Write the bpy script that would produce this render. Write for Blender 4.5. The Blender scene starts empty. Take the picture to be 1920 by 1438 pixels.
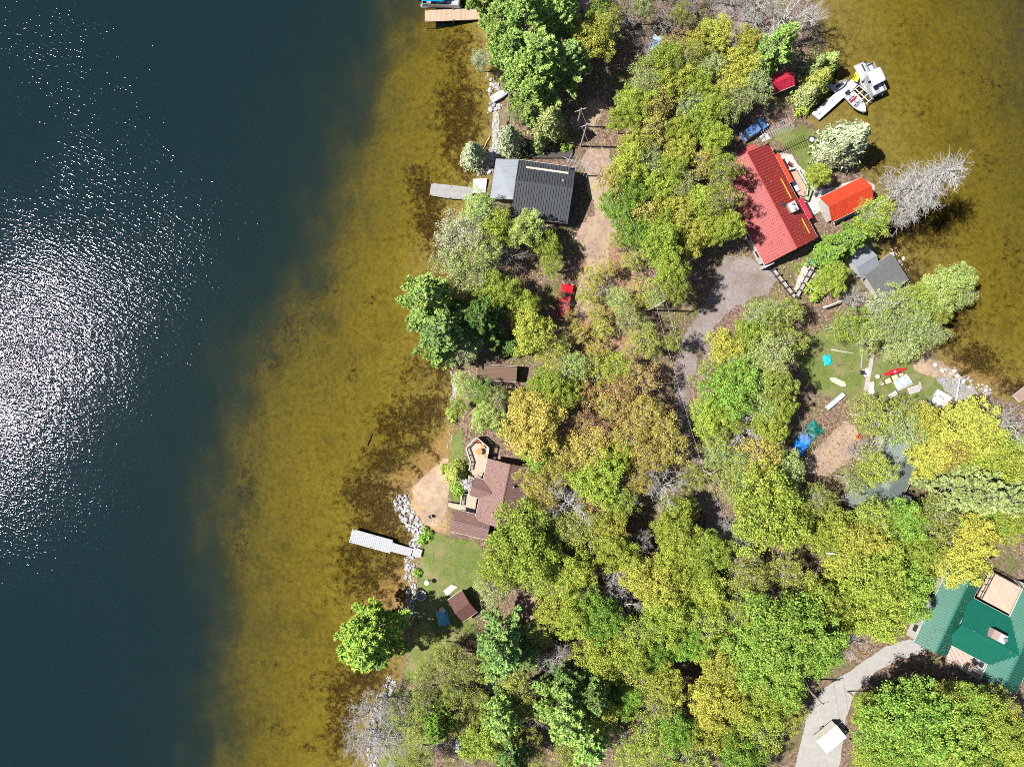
import bpy, bmesh, math, random
import numpy as np
from mathutils import Vector, Matrix, geometry
sc = bpy.context.scene
R = math.radians
# ---------------------------------------------------------------- camera, sky, sun, exposure
H, F, CX, CY = 110.0, 1280.0, 960.0, 719.0      # drone height in metres, focal length in photo pixels, photo centre
cd = bpy.data.cameras.new('camera'); cam = bpy.data.objects.new('camera', cd); sc.collection.objects.link(cam)
cd.sensor_width = 36; cd.lens = 24; cd.clip_start = 0.5; cd.clip_end = 3000
cam.location = (0, 0, H); cam.rotation_euler = (0, 0, 0)
sc.camera = cam
S = Vector((-81, 2.2, 110)).normalized()        # direction to the sun
w = bpy.data.worlds.new('World'); sc.world = w; w.use_nodes = True
nt = w.node_tree; bg = nt.nodes['Background']
sky = nt.nodes.new('ShaderNodeTexSky'); sky.sky_type = 'NISHITA'; sky.sun_disc = False
sky.sun_elevation = math.asin(S.z); sky.sun_rotation = math.atan2(S.x, S.y)
nt.links.new(sky.outputs[0], bg.inputs[0]); bg.inputs[1].default_value = 0.055
sd = bpy.data.lights.new('sun', 'SUN'); sd.energy = 4.6; sd.angle = R(0.5); sd.color = (1, .965, .9)
so = bpy.data.objects.new('sun', sd); sc.collection.objects.link(so)
so.rotation_euler = S.to_track_quat('Z', 'Y').to_euler(); so.location = S * 200
vs = sc.view_settings; vs.view_transform = 'Standard'; vs.look = 'None'; vs.gamma = 1; vs.exposure = 0.95
vs.use_curve_mapping = False
cy = sc.cycles
cy.max_bounces = 6; cy.diffuse_bounces = 1; cy.glossy_bounces = 2; cy.transmission_bounces = 3
cy.transparent_max_bounces = 12; cy.volume_bounces = 0; cy.caustics_reflective = False; cy.caustics_refractive = False
cy.use_denoising = False; cy.filter_width = .9; cy.sample_clamp_indirect = 6

# ---------------------------------------------------------------- helpers
def P(px, py, z=0.0):
    k = (H - z) / F
    return Vector(((px - CX) * k, (CY - py) * k, z))
GZ = 0.9                                           # level of the land
def tag(o, label=None, cat=None, group=None, kind=None):
    if label: o['label'] = label
    if cat: o['category'] = cat
    if group: o['group'] = group
    if kind: o['kind'] = kind
    return o
def link(o, parent=None):
    sc.collection.objects.link(o)
    if parent is not None: o.parent = parent
    return o
def empty(name, loc, label, cat, group=None, rz=0.0):
    o = bpy.data.objects.new(name, None); o.empty_display_size = .3
    o.location = loc; o.rotation_euler = (0, 0, rz); link(o)
    return tag(o, label, cat, group)

class MB:
    """collects world-space geometry, builds ONE mesh object"""
    def __init__(s): s.v = []; s.f = []
    def add(s, vs_, fs):
        n = len(s.v); s.v += [tuple(v) for v in vs_]; s.f += [tuple(n + i for i in f) for f in fs]; return s
    def box(s, c, size, rz=0.0, M=None):
        x, y, z = [a / 2 for a in size]; c = Vector(c)
        if M is None: M = Matrix.Rotation(rz, 3, 'Z')
        vv = [c + M @ Vector((a * x, b * y, d * z)) for d in (-1, 1) for b in (-1, 1) for a in (-1, 1)]
        return s.add(vv, [(0, 2, 3, 1), (4, 5, 7, 6), (0, 1, 5, 4), (2, 6, 7, 3), (0, 4, 6, 2), (1, 3, 7, 5)])
    def tube(s, pts, rad, n=6):
        pts = [Vector(p) for p in pts]
        if not hasattr(rad, '__len__'): rad = [rad] * len(pts)
        base = len(s.v)
        for i, p in enumerate(pts):
            d = (pts[min(i + 1, len(pts) - 1)] - pts[max(i - 1, 0)])
            if d.length < 1e-6: d = Vector((0, 0, 1))
            d.normalize(); u = d.orthogonal().normalized(); q = d.cross(u)
            for k in range(n):
                a = 2 * math.pi * k / n
                s.v.append(tuple(p + (u * math.cos(a) + q * math.sin(a)) * rad[i]))
        for i in range(len(pts) - 1):
            for k in range(n):
                a, b = base + i * n + k, base + i * n + (k + 1) % n
                s.f.append((a, b, b + n, a + n))
        s.f.append(tuple(base + k for k in range(n))[::-1]); s.f.append(tuple(base + (len(pts) - 1) * n + k for k in range(n)))
        return s
    def lathe(s, c, prof, n=16):
        base = len(s.v); c = Vector(c)
        for r, z in prof:
            for k in range(n):
                a = 2 * math.pi * k / n; s.v.append((c.x + r * math.cos(a), c.y + r * math.sin(a), c.z + z))
        for i in range(len(prof) - 1):
            for k in range(n):
                a, b = base + i * n + k, base + i * n + (k + 1) % n
                s.f.append((a, b, b + n, a + n))
        s.f.append(tuple(base + (len(prof) - 1) * n + k for k in range(n))); s.f.append(tuple(base + k for k in range(n))[::-1])
        return s
    def slab(s, poly, t):
        """poly: 3D points (planar); thickness t downwards"""
        n = len(poly); up = [Vector(p) for p in poly]; dn = [p - Vector((0, 0, t)) for p in up]
        a = geometry.normal(up[:4] if n > 3 else up)
        if a.z < 0: up.reverse(); dn.reverse()
        return s.add(up + dn, [tuple(range(n)), tuple(range(2 * n - 1, n - 1, -1))] + [(i, i + n, (i + 1) % n + n, (i + 1) % n)[::1] for i in range(n)])
    def build(s, name, mat, parent=None, smooth=False, bevel=0.0):
        o0 = Vector((0, 0, 0))
        if parent is not None:
            o0 = parent_origin(parent)
        me = bpy.data.meshes.new(name)
        me.from_pydata([(v[0] - o0.x, v[1] - o0.y, v[2] - o0.z) for v in s.v], [], s.f)
        bm = bmesh.new(); bm.from_mesh(me); bmesh.ops.recalc_face_normals(bm, faces=bm.faces); bm.to_mesh(me); bm.free()
        me.materials.append(mat); o = bpy.data.objects.new(name, me); link(o, parent)
        if smooth:
            for p in me.polygons: p.use_smooth = True
        if bevel:
            b = o.modifiers.new('b', 'BEVEL'); b.width = bevel; b.segments = 2; b.limit_method = 'ANGLE'
        return o
def parent_origin(p):
    v = Vector((0, 0, 0))
    while p is not None: v += p.location; p = p.parent
    return v
class Fr:
    """frame at origin O, x axis turned by angle a: F(u, v, z) -> world"""
    def __init__(s, O, a): s.O = Vector(O); s.a = a; s.c = math.cos(a); s.s = math.sin(a)
    def __call__(s, u, v, z=0): return Vector((s.O.x + u * s.c - v * s.s, s.O.y + u * s.s + v * s.c, s.O.z + z))

# ---------------------------------------------------------------- materials
def new_mat(name, rough=.8, spec=.3):
    m = bpy.data.materials.new(name); m.use_nodes = True
    b = m.node_tree.nodes['Principled BSDF']; b.inputs['Roughness'].default_value = rough
    b.inputs['Specular IOR Level'].default_value = spec
    return m, m.node_tree, b
def nd(nt, t, **kw):
    n = nt.nodes.new(t)
    for k, v in kw.items(): setattr(n, k, v)
    return n
def ramp(nt, src, stops):
    r = nd(nt, 'ShaderNodeValToRGB'); e = r.color_ramp.elements
    while len(e) > 1: e.remove(e[-1])
    e[0].position = stops[0][0]; e[0].color = (*stops[0][1], 1)
    for p, c in stops[1:]:
        x = e.new(p); x.color = (*c, 1)
    nt.links.new(src, r.inputs[0]); return r.outputs[0]
def noise(nt, scale, detail=4, rough=.6, coord=None, dist=0):
    n = nd(nt, 'ShaderNodeTexNoise'); n.inputs['Scale'].default_value = scale; n.inputs['Detail'].default_value = detail
    n.inputs['Roughness'].default_value = rough; n.inputs['Distortion'].default_value = dist
    nt.links.new(coord if coord is not None else geo(nt), n.inputs['Vector']); return n.outputs[0]
def geo(nt):
    g = nt.nodes.get('POSN')
    if g is None: g = nd(nt, 'ShaderNodeNewGeometry'); g.name = 'POSN'
    return g.outputs['Position']
def mixc(nt, f, a, b, mode='MIX'):
    m = nd(nt, 'ShaderNodeMix', data_type='RGBA', blend_type=mode)
    for s_, v in ((0, f), (6, a), (7, b)):
        if hasattr(v, 'is_linked') or isinstance(v, bpy.types.NodeSocket): nt.links.new(v, m.inputs[s_])
        elif s_ == 0: m.inputs[0].default_value = v
        else: m.inputs[s_].default_value = (*v, 1)
    return m.outputs[2]
def mth(nt, op, a, b=0.0, clamp=False):
    m = nd(nt, 'ShaderNodeMath', operation=op); m.use_clamp = clamp
    for i, v in enumerate((a, b)):
        if isinstance(v, bpy.types.NodeSocket): nt.links.new(v, m.inputs[i])
        else: m.inputs[i].default_value = v
    return m.outputs[0]
def bump(nt, b, h, strength=.5, dist=.05):
    n = nd(nt, 'ShaderNodeBump'); n.inputs['Strength'].default_value = strength; n.inputs['Distance'].default_value = dist
    nt.links.new(h, n.inputs['Height']); nt.links.new(n.outputs[0], b.inputs['Normal']); return n
MATS = {}
def paint(name, col, rough=.6, var=.25, scale=2.0, spec=.3, metal=0.0, dirt=None):
    """a plain surface with weathering of its own: broad mottling plus fine grain"""
    if name in MATS: return MATS[name]
    m, nt, b = new_mat(name, rough, spec); b.inputs['Metallic'].default_value = metal
    d = dirt or tuple(c * .55 for c in col)
    f1 = noise(nt, scale, 5, .65); f2 = noise(nt, scale * 9, 3, .6)
    f = mth(nt, 'ADD', mth(nt, 'MULTIPLY', f1, .7), mth(nt, 'MULTIPLY', f2, .3))
    f = mth(nt, 'MULTIPLY', mth(nt, 'SUBTRACT', f, .38, True), 3.0 * var, True)
    nt.links.new(mixc(nt, f, col, d), b.inputs['Base Color'])
    bump(nt, b, f2, .25, .02)
    MATS[name] = m; return m
def planks(name, col, ang=0.0, w_=.14, var=.35, grey=None):
    """boards: tone changes from board to board, dark joints"""
    if name in MATS: return MATS[name]
    m, nt, b = new_mat(name, .8, .2)
    mp = nd(nt, 'ShaderNodeMapping'); mp.inputs['Rotation'].default_value = (0, 0, -ang); nt.links.new(geo(nt), mp.inputs[0])
    sp = nd(nt, 'ShaderNodeSeparateXYZ'); nt.links.new(mp.outputs[0], sp.inputs[0])
    q = mth(nt, 'DIVIDE', sp.outputs[0], w_); fl = mth(nt, 'FLOOR', q)
    wn = nd(nt, 'ShaderNodeTexWhiteNoise', noise_dimensions='1D'); nt.links.new(fl, wn.inputs['W'])
    joint = mth(nt, 'GREATER_THAN', mth(nt, 'FRACT', q), .88)
    c = mixc(nt, mth(nt, 'MULTIPLY', wn.outputs[0], var), col, grey or tuple(x * .5 for x in col))
    c = mixc(nt, mth(nt, 'MULTIPLY', noise(nt, 3, 4), .45), c, tuple(x * .45 for x in col))
    c = mixc(nt, joint, c, tuple(x * .4 for x in col))
    nt.links.new(c, b.inputs['Base Color']); MATS[name] = m; return m
def shingle(name, c1, c2, ang=0.0, row=.3):
    """asphalt shingles: short courses of changing tone"""
    if name in MATS: return MATS[name]
    m, nt, b = new_mat(name, .85, .25)
    mp = nd(nt, 'ShaderNodeMapping'); mp.inputs['Rotation'].default_value = (0, 0, -ang); nt.links.new(geo(nt), mp.inputs[0])
    br = nd(nt, 'ShaderNodeTexBrick'); br.inputs['Scale'].default_value = 1.0
    br.inputs['Brick Width'].default_value = .6; br.inputs['Row Height'].default_value = row
    br.inputs['Mortar Size'].default_value = .035; br.inputs['Color1'].default_value = (*c1, 1); br.inputs['Color2'].default_value = (*c2, 1)
    br.inputs['Mortar'].default_value = (*[x * .3 for x in c1], 1)
    nt.links.new(mp.outputs[0], br.inputs['Vector'])
    c = mixc(nt, mth(nt, 'MULTIPLY', noise(nt, 1.1, 5), .6), br.outputs[0], tuple(x * .6 for x in c2))
    c = mixc(nt, mth(nt, 'MULTIPLY', noise(nt, 25, 2), .5), c, tuple(min(1, x * 1.7) for x in c1))
    nt.links.new(c, b.inputs['Base Color']); bump(nt, b, br.outputs[1], .4, -.02)
    MATS[name] = m; return m

def leaf_mat(name, trans=.35):
    m, nt, b = new_mat(name, .5, .18)
    oi = nd(nt, 'ShaderNodeObjectInfo'); g = nd(nt, 'ShaderNodeNewGeometry')
    ri = g.outputs['Random Per Island']
    hs = nd(nt, 'ShaderNodeHueSaturation'); nt.links.new(oi.outputs['Color'], hs.inputs['Color'])
    nt.links.new(mth(nt, 'ADD', mth(nt, 'MULTIPLY', ri, 1.65), .42), hs.inputs['Value'])
    fr = mth(nt, 'FRACT', mth(nt, 'MULTIPLY', ri, 37.7))
    nt.links.new(mth(nt, 'ADD', mth(nt, 'MULTIPLY', fr, .07), .465), hs.inputs['Hue'])
    tn = noise(nt, .35, 2)                                  # patches of young foliage
    c = mixc(nt, mth(nt, 'MULTIPLY', mth(nt, 'SUBTRACT', tn, .5, True), 2.0, True), hs.outputs[0], (.30, .31, .06))
    nt.links.new(c, b.inputs['Base Color'])
    tr = nd(nt, 'ShaderNodeBsdfTranslucent'); nt.links.new(c, tr.inputs[0])
    mx = nd(nt, 'ShaderNodeMixShader'); mx.inputs[0].default_value = trans
    nt.links.new(b.outputs[0], mx.inputs[1]); nt.links.new(tr.outputs[0], mx.inputs[2])
    nt.links.new(mx.outputs[0], nt.nodes['Material Output'].inputs[0])
    return m
LEAF = leaf_mat('leaves', .18); NEEDLE = leaf_mat('needles', .12)
def bark(name, c1, c2):
    m, nt, b = new_mat(name, .9, .15)
    nt.links.new(ramp(nt, noise(nt, 6, 5, .7), [(.3, c1), (.7, c2)]), b.inputs['Base Color']); return m
BARK = bark('bark_brown', (.09, .07, .055), (.26, .22, .18))
BARKW = bark('bark_pale', (.30, .28, .26), (.62, .60, .57))
BARKG = bark('bark_grey', (.20, .18, .16), (.42, .39, .36))
# ---------------------------------------------------------------- terrain: shore, drop-off, one ground sheet
def W2(pts, z=0.0):
    a = np.array(pts, float); k = (H - z) / F
    return np.stack([(a[:, 0] - CX) * k, (CY - a[:, 1]) * k], 1)
LAND = [(905,-900),(893,-60),(897,25),(905,70),(912,110),(922,150),(928,190),(922,235),(908,275),(898,310),(905,335),(888,352),(882,372),(850,400),(832,440),(812,478),(826,520),(848,560),(846,620),(842,680),(846,730),(836,790),(836,830),(833,868),(800,893),(762,921),(742,930),(742,950),(760,985),(770,1010),(768,1040),(764,1070),(763,1100),(768,1118),(752,1128),(738,1150),(742,1200),(738,1262),(722,1285),(704,1320),(692,1370),(688,1440),(660,1600),(640,2400),
        (3400,2400),(3400,900),(2300,820),(2000,762),(1935,742),(1890,735),(1862,722),(1832,716),(1805,700),(1778,680),(1762,655),(1752,620),(1735,585),(1722,560),(1712,532),(1702,506),(1672,500),(1655,478),(1652,455),(1664,432),(1655,400),(1640,372),(1650,345),(1632,318),(1606,302),(1622,278),(1612,255),(1580,240),(1545,232),(1522,216),(1512,190),(1530,150),(1556,120),(1562,80),(1545,30),(1530,-60),(1540,-900)]
SHAL = [(830,-900),(782,-100),(770,0),(742,70),(716,180),(690,300),(655,400),(615,500),(572,580),(520,660),(490,720),(478,790),(468,850),(455,930),(448,1010),(452,1100),(456,1200),(446,1300),(436,1440),(400,1700),(380,2500),
        (3500,2500),(3500,650),(2100,560),(2060,420),(2010,250),(1960,60),(1900,-100),(1860,-900)]
BASIN = SHAL
def sdist(X, Y, poly):
    """signed distance, + inside"""
    p = W2(poly); n = len(p); d = np.full(X.shape, 1e9); ins = np.zeros(X.shape, bool)
    for i in range(n):
        a, b = p[i], p[(i + 1) % n]; e = b - a; L = e @ e
        t = np.clip(((X - a[0]) * e[0] + (Y - a[1]) * e[1]) / L, 0, 1)
        d = np.minimum(d, np.hypot(X - a[0] - t * e[0], Y - a[1] - t * e[1]))
        c = ((a[1] > Y) != (b[1] > Y)); 
        with np.errstate(divide='ignore', invalid='ignore'):
            xi = a[0] + (Y - a[1]) / (b[1] - a[1] if b[1] != a[1] else 1e-9) * e[0]
        ins ^= c & (X < xi)
    return np.where(ins, d, -d)
_r = np.random.RandomState(5)
_wv = [(_r.uniform(.05, .6), _r.uniform(0, 6.28), _r.uniform(0, 6.28)) for _ in range(24)]
def wob(X, Y):
    h = 0
    for k, a, ph in _wv: h = h + np.sin(k * (X * math.cos(a) + Y * math.sin(a)) + ph) * (.12 / (k + .1)) * .35
    return h / 5
def hgt(X, Y):
    X = np.asarray(X, float); Y = np.asarray(Y, float)
    dl = sdist(X, Y, LAND) + wob(X, Y) * 1.2
    ds = sdist(X, Y, SHAL) + wob(X * 1.7, Y * 1.7) * 14 + wob(X * 6, Y * 6) * 6
    t = np.clip(dl / 4.5, 0, 1); zl = GZ * t * t * (3 - 2 * t)
    u = np.clip(-dl / np.maximum(-dl + np.maximum(ds, 0), .1), 0, 1)
    zs = -.12 - .75 * np.minimum(1, u * 2.2) ** .8 - 1.7 * u ** 2.4
    zs = np.where(-dl < 1.2, zs * np.clip(-dl / 1.2, 0, 1), zs)
    zd = -2.57 - 9.0 * (1 - np.exp(np.minimum(ds, 0) / 27.0))
    z = np.where(dl > 0, zl, np.where(ds > 0, zs, zd))
    return z + wob(X * 3, Y * 3) * .05
def hz(x, y): return float(hgt(np.array([x]), np.array([y]))[0])

def axis(lo, hi, st, far):
    a = list(np.arange(lo, hi + 1e-6, st)); s_ = st
    while a[-1] < far: s_ *= 1.25; a.append(a[-1] + s_)
    s_ = st
    while a[0] > -far: s_ *= 1.25; a.insert(0, a[0] - s_)
    return np.array(a)
gx, gy = axis(-90, 92, .65, 420), axis(-72, 72, .65, 420)
X, Y = np.meshgrid(gx, gy); Z = hgt(X, Y)
ny, nx = X.shape
def grid_mesh(name, X, Y, Z):
    ny, nx = X.shape; co = np.stack([X, Y, Z], -1).reshape(-1, 3).astype(np.float32)
    idx = np.arange(nx * ny).reshape(ny, nx)
    q = np.stack([idx[:-1, :-1], idx[:-1, 1:], idx[1:, 1:], idx[1:, :-1]], -1).reshape(-1, 4)
    return raw_mesh(name, co, q)
def raw_mesh(name, co, q):
    me = bpy.data.meshes.new(name); k = q.shape[1]
    me.vertices.add(len(co)); me.vertices.foreach_set('co', np.ascontiguousarray(co, np.float32).ravel())
    me.loops.add(q.size); me.loops.foreach_set('vertex_index', np.ascontiguousarray(q, np.int32).ravel())
    me.polygons.add(len(q)); me.polygons.foreach_set('loop_start', np.arange(len(q), dtype=np.int32) * k)
    try: me.polygons.foreach_set('loop_total', np.full(len(q), k, np.int32))
    except Exception: pass
    me.update(calc_edges=True); return me
gme = grid_mesh('ground', X, Y, Z)
gme.polygons.foreach_set('use_smooth', np.ones(len(gme.polygons), bool))
# where weed grows on the lake bed: (px, py, rx, ry, turn, strength)
WEED = [(862,90,40,60,0,.7),(865,230,42,105,0,1),(840,200,30,60,0,.8),(880,300,45,40,0,.9),(800,370,30,60,-20,1),(810,420,35,55,-15,1),(830,480,25,50,0,.8),(770,460,20,25,0,.4),
        (700,560,20,14,0,.35),(775,700,30,55,35,.6),(830,690,30,50,0,.9),(800,770,55,42,-30,1),(745,790,45,40,-25,.95),(720,860,50,35,-25,.95),(690,880,40,30,0,.6),(770,840,25,18,-35,.8),
        (700,925,60,40,0,1),(720,965,60,55,0,1),(690,960,30,60,0,.9),(650,930,30,30,0,.5),(740,1020,45,50,0,.9),(670,1040,45,40,0,.9),(640,1050,20,35,0,.6),(690,1085,60,40,-30,.8),
        (650,1130,40,20,0,.5),(680,1270,60,35,-20,1),(650,1300,40,60,0,.9),(640,1370,30,60,0,.8),(600,1290,20,14,0,.5),(585,1270,14,10,0,.5),(560,1310,16,10,0,.4),(520,1370,22,14,0,.5),(580,1400,20,8,10,.8),
        (500,1250,18,12,0,.35),(560,1190,14,10,0,.35),(600,1060,10,8,0,.5),(545,1090,12,8,0,.3),(660,700,25,10,-60,.45),(590,750,18,12,20,.3),(560,650,22,14,0,.35),(640,820,15,8,0,.3),
        (470,780,30,30,0,.35),(455,900,25,60,0,.5),(480,860,30,20,0,.3),(440,1010,22,50,0,.5),(540,610,50,40,-40,.5),(500,680,40,40,-40,.5),(610,530,30,30,0,.4),
        (1690,440,60,40,10,.9),(1740,420,60,45,25,.85),(1780,400,50,30,20,.7),(1690,530,40,60,10,.9),(1760,560,60,50,0,.5),(1790,610,50,40,0,.7),(1820,670,60,30,15,.9),(1850,690,50,20,10,.8),(1895,725,40,16,0,1),(1640,560,30,30,0,.6),
        (800,835,60,4,48,1.3),(770,870,60,4,40,1.3),(735,1075,50,4,42,1.3),(705,1095,55,4,50,1.3),(690,1080,50,4,55,1.2),(1820,690,60,4,-25,1.2),(1600,290,40,25,0,.5),(1560,120,40,60,0,.6),(1720,210,40,30,30,.35),(1840,300,60,40,30,.3),(1860,180,50,60,0,.3),(1700,60,60,40,0,.2),(1900,480,40,60,0,.3),(1880,560,40,40,0,.3),(1650,320,30,20,0,.6)]
wd = np.zeros(X.shape)
for px, py, rx, ry, an, st in WEED:
    c = P(px, py, -1); k = (H + 1) / F; a = -R(an)
    dx, dy = X - c.x, Y - c.y; u = (dx * math.cos(a) + dy * math.sin(a)) / (rx * k); v = (-dx * math.sin(a) + dy * math.cos(a)) / (ry * k)
    wd = np.maximum(wd, st * np.exp(-(u * u + v * v) * .75))
at = gme.attributes.new('weed', 'FLOAT', 'POINT'); at.data.foreach_set('value', wd.ravel().astype(np.float32))
SANDY = [(848,800),(838,862),(845,1000),(795,1000),(745,935),(700,905),(760,868),(800,830)], [(770,1075),(768,1130),(735,1150),(690,1150),(672,1130),(700,1095),(735,1060)], [(1770,655),(1790,700),(1860,735),(1900,740),(1930,730),(1880,705),(1830,690)]
sd_ = np.zeros(X.shape)
for s_ in SANDY: sd_ = np.maximum(sd_, np.clip(sdist(X, Y, s_) / 1.2 + .3, 0, 1))
at = gme.attributes.new('sandy', 'FLOAT', 'POINT'); at.data.foreach_set('value', sd_.ravel().astype(np.float32))

m, nt, b = new_mat('earth', .95, .1)
sp = nd(nt, 'ShaderNodeSeparateXYZ'); nt.links.new(geo(nt), sp.inputs[0])
litter = ramp(nt, noise(nt, 2.2, 6, .75), [(.3, (.035, .024, .018)), (.46, (.13, .085, .06)), (.58, (.25, .175, .135)), (.72, (.40, .33, .29))])
moss = ramp(nt, noise(nt, 4, 5, .7), [(.35, (.05, .06, .02)), (.65, (.17, .18, .06))])
litter = mixc(nt, mth(nt, 'MULTIPLY', mth(nt, 'SUBTRACT', noise(nt, .22, 5, .65), .48, True), 5, True), litter, moss)
av = nd(nt, 'ShaderNodeAttribute', attribute_name='weed'); asd = nd(nt, 'ShaderNodeAttribute', attribute_name='sandy')
ripple_light = nd(nt, 'ShaderNodeTexWave'); ripple_light.inputs['Scale'].default_value = .75; ripple_light.inputs['Distortion'].default_value = 5; ripple_light.inputs['Detail'].default_value = 3; ripple_light.inputs['Detail Scale'].default_value = 1.6
mp = nd(nt, 'ShaderNodeMapping'); mp.inputs['Rotation'].default_value = (0, 0, R(-62)); nt.links.new(geo(nt), mp.inputs[0]); nt.links.new(mp.outputs[0], ripple_light.inputs[0])
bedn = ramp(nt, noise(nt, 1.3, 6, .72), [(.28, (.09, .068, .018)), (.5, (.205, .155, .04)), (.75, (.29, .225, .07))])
bedn = mixc(nt, mth(nt, 'MULTIPLY', ripple_light.outputs['Fac'], .38), bedn, (.13, .10, .04))  # stripes in the bed colour stand in for light refracted by surface ripples
spots = mth(nt, 'MULTIPLY', mth(nt, 'SUBTRACT', noise(nt, .16, 5, .7), .53, True), 3.2, True)
bedn = mixc(nt, spots, bedn, (.075, .06, .03))
sandc = ramp(nt, noise(nt, 3, 4), [(.3, (.28, .18, .085)), (.7, (.42, .29, .16))])
bedn = mixc(nt, asd.outputs['Fac'], bedn, ramp(nt, noise(nt, 2, 5), [(.3, (.17, .10, .04)), (.7, (.33, .22, .10))]))
weedc = ramp(nt, noise(nt, 3.2, 6, .8), [(.38, (.012, .008, .003)), (.52, (.05, .03, .01)), (.68, (.15, .105, .03))])
wn_ = mth(nt, 'ADD', mth(nt, 'MULTIPLY', av.outputs['Fac'], 1.0), mth(nt, 'MULTIPLY', mth(nt, 'SUBTRACT', noise(nt, .9, 9, .88), .5), 5.0))
bedn = mixc(nt, mth(nt, 'MULTIPLY', mth(nt, 'SUBTRACT', wn_, .35, True), 2.4, True), bedn, weedc)
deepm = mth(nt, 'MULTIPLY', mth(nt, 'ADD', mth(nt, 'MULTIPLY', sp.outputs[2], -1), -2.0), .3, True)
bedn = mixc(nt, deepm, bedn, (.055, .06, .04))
lm = mth(nt, 'MULTIPLY', mth(nt, 'SUBTRACT', sp.outputs[2], .12), 5, True)
land = mixc(nt, asd.outputs['Fac'], litter, sandc)
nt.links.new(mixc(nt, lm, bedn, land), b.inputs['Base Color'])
bump(nt, b, noise(nt, 5, 6, .7), .8, .12)
gme.materials.append(m)
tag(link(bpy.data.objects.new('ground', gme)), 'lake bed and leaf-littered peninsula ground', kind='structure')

# water: a closed body with a rippled surface; the brown-yellow tint comes from absorption with depth
m = bpy.data.materials.new('lake_water'); m.use_nodes = True; nt = m.node_tree; nt.nodes.clear()
out = nd(nt, 'ShaderNodeOutputMaterial'); pos = geo(nt)
def oriented(rot, sx, sy):
    mp = nd(nt, 'ShaderNodeMapping', vector_type='TEXTURE'); mp.inputs['Rotation'].default_value = (0, 0, R(rot)); mp.inputs['Scale'].default_value = (sx, sy, 1)
    nt.links.new(pos, mp.inputs[0]); return mp.outputs[0]
n1 = noise(nt, 1.0, 2, .5, oriented(-22, 1.25, .42)); n2 = noise(nt, 1.0, 2, .5, oriented(-12, .5, .2)); n3 = noise(nt, .09, 3, .5)
gust = mth(nt, 'ADD', mth(nt, 'MULTIPLY', mth(nt, 'SUBTRACT', noise(nt, .03, 4, .6), .5), 3.2), 1.0)
hgt_ = mth(nt, 'MULTIPLY', mth(nt, 'ADD', n1, mth(nt, 'MULTIPLY', n2, .38)), gust)
bn = nd(nt, 'ShaderNodeBump'); bn.inputs['Strength'].default_value = 1; bn.inputs['Distance'].default_value = .057; nt.links.new(hgt_, bn.inputs['Height'])
gl = nd(nt, 'ShaderNodeBsdfGlossy'); gl.inputs['Roughness'].default_value = .075; gl.inputs[0].default_value = (.21, .18, .215, 1); nt.links.new(bn.outputs[0], gl.inputs['Normal'])
fr = nd(nt, 'ShaderNodeFresnel'); fr.inputs[0].default_value = 1.33; nt.links.new(bn.outputs[0], fr.inputs['Normal'])
tr = nd(nt, 'ShaderNodeBsdfTransparent'); tr.inputs[0].default_value = (1, 1, 1, 1)
df = nd(nt, 'ShaderNodeBsdfDiffuse'); dpt = nd(nt, 'ShaderNodeAttribute', attribute_name='depth'); nt.links.new(mixc(nt, dpt.outputs['Fac'], (.0006, .001, .0006), (.0055, .0165, .0215)), df.inputs[0]); nt.links.new(bn.outputs[0], df.inputs['Normal'])
ad = nd(nt, 'ShaderNodeAddShader'); nt.links.new(tr.outputs[0], ad.inputs[0]); nt.links.new(df.outputs[0], ad.inputs[1])
mx = nd(nt, 'ShaderNodeMixShader'); nt.links.new(fr.outputs[0], mx.inputs[0]); nt.links.new(ad.outputs[0], mx.inputs[1]); nt.links.new(gl.outputs[0], mx.inputs[2])
nt.links.new(mx.outputs[0], out.inputs[0])
va = nd(nt, 'ShaderNodeVolumeAbsorption'); va.inputs['Color'].default_value = (.70, .69, .01, 1); va.inputs['Density'].default_value = .62
nt.links.new(va.outputs[0], out.inputs[1])
e = 400.0
k1 = np.abs(gx) <= e; k2 = np.abs(gy) <= e; WX, WY = np.meshgrid(gx[k1], gy[k2]); WZ = np.zeros_like(WX); ny2, nx2 = WX.shape
idx = np.arange(nx2 * ny2).reshape(ny2, nx2); top = [tuple(f) for f in np.stack([idx[:-1, :-1], idx[:-1, 1:], idx[1:, 1:], idx[1:, :-1]], -1).reshape(-1, 4).tolist()]
ring = idx[0, :].tolist() + idx[1:, -1].tolist() + idx[-1, -2::-1].tolist() + idx[-2:0:-1, 0].tolist(); nb = nx2 * ny2
co = np.stack([WX, WY, WZ], -1).reshape(-1, 3).tolist() + [(co_[0], co_[1], -14.0) for co_ in [(WX.ravel()[i], WY.ravel()[i]) for i in ring]]
R_ = len(ring); side = [(ring[i], nb + i, nb + (i + 1) % R_, ring[(i + 1) % R_]) for i in range(R_)]; bot = [tuple(nb + i for i in range(R_))[::-1]]
wm = bpy.data.meshes.new('water'); wm.from_pydata(co, [], top + side + bot); wm.materials.append(m)
dp = np.concatenate([1 - np.exp(np.minimum(hgt(WX, WY) + .9, 0).ravel() / 2.2), np.ones(R_)]); a_ = wm.attributes.new('depth', 'FLOAT', 'POINT'); a_.data.foreach_set('value', dp.astype(np.float32))
wo = link(bpy.data.objects.new('water', wm))
tag(wo, 'lake water around the peninsula', kind='structure')

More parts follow.
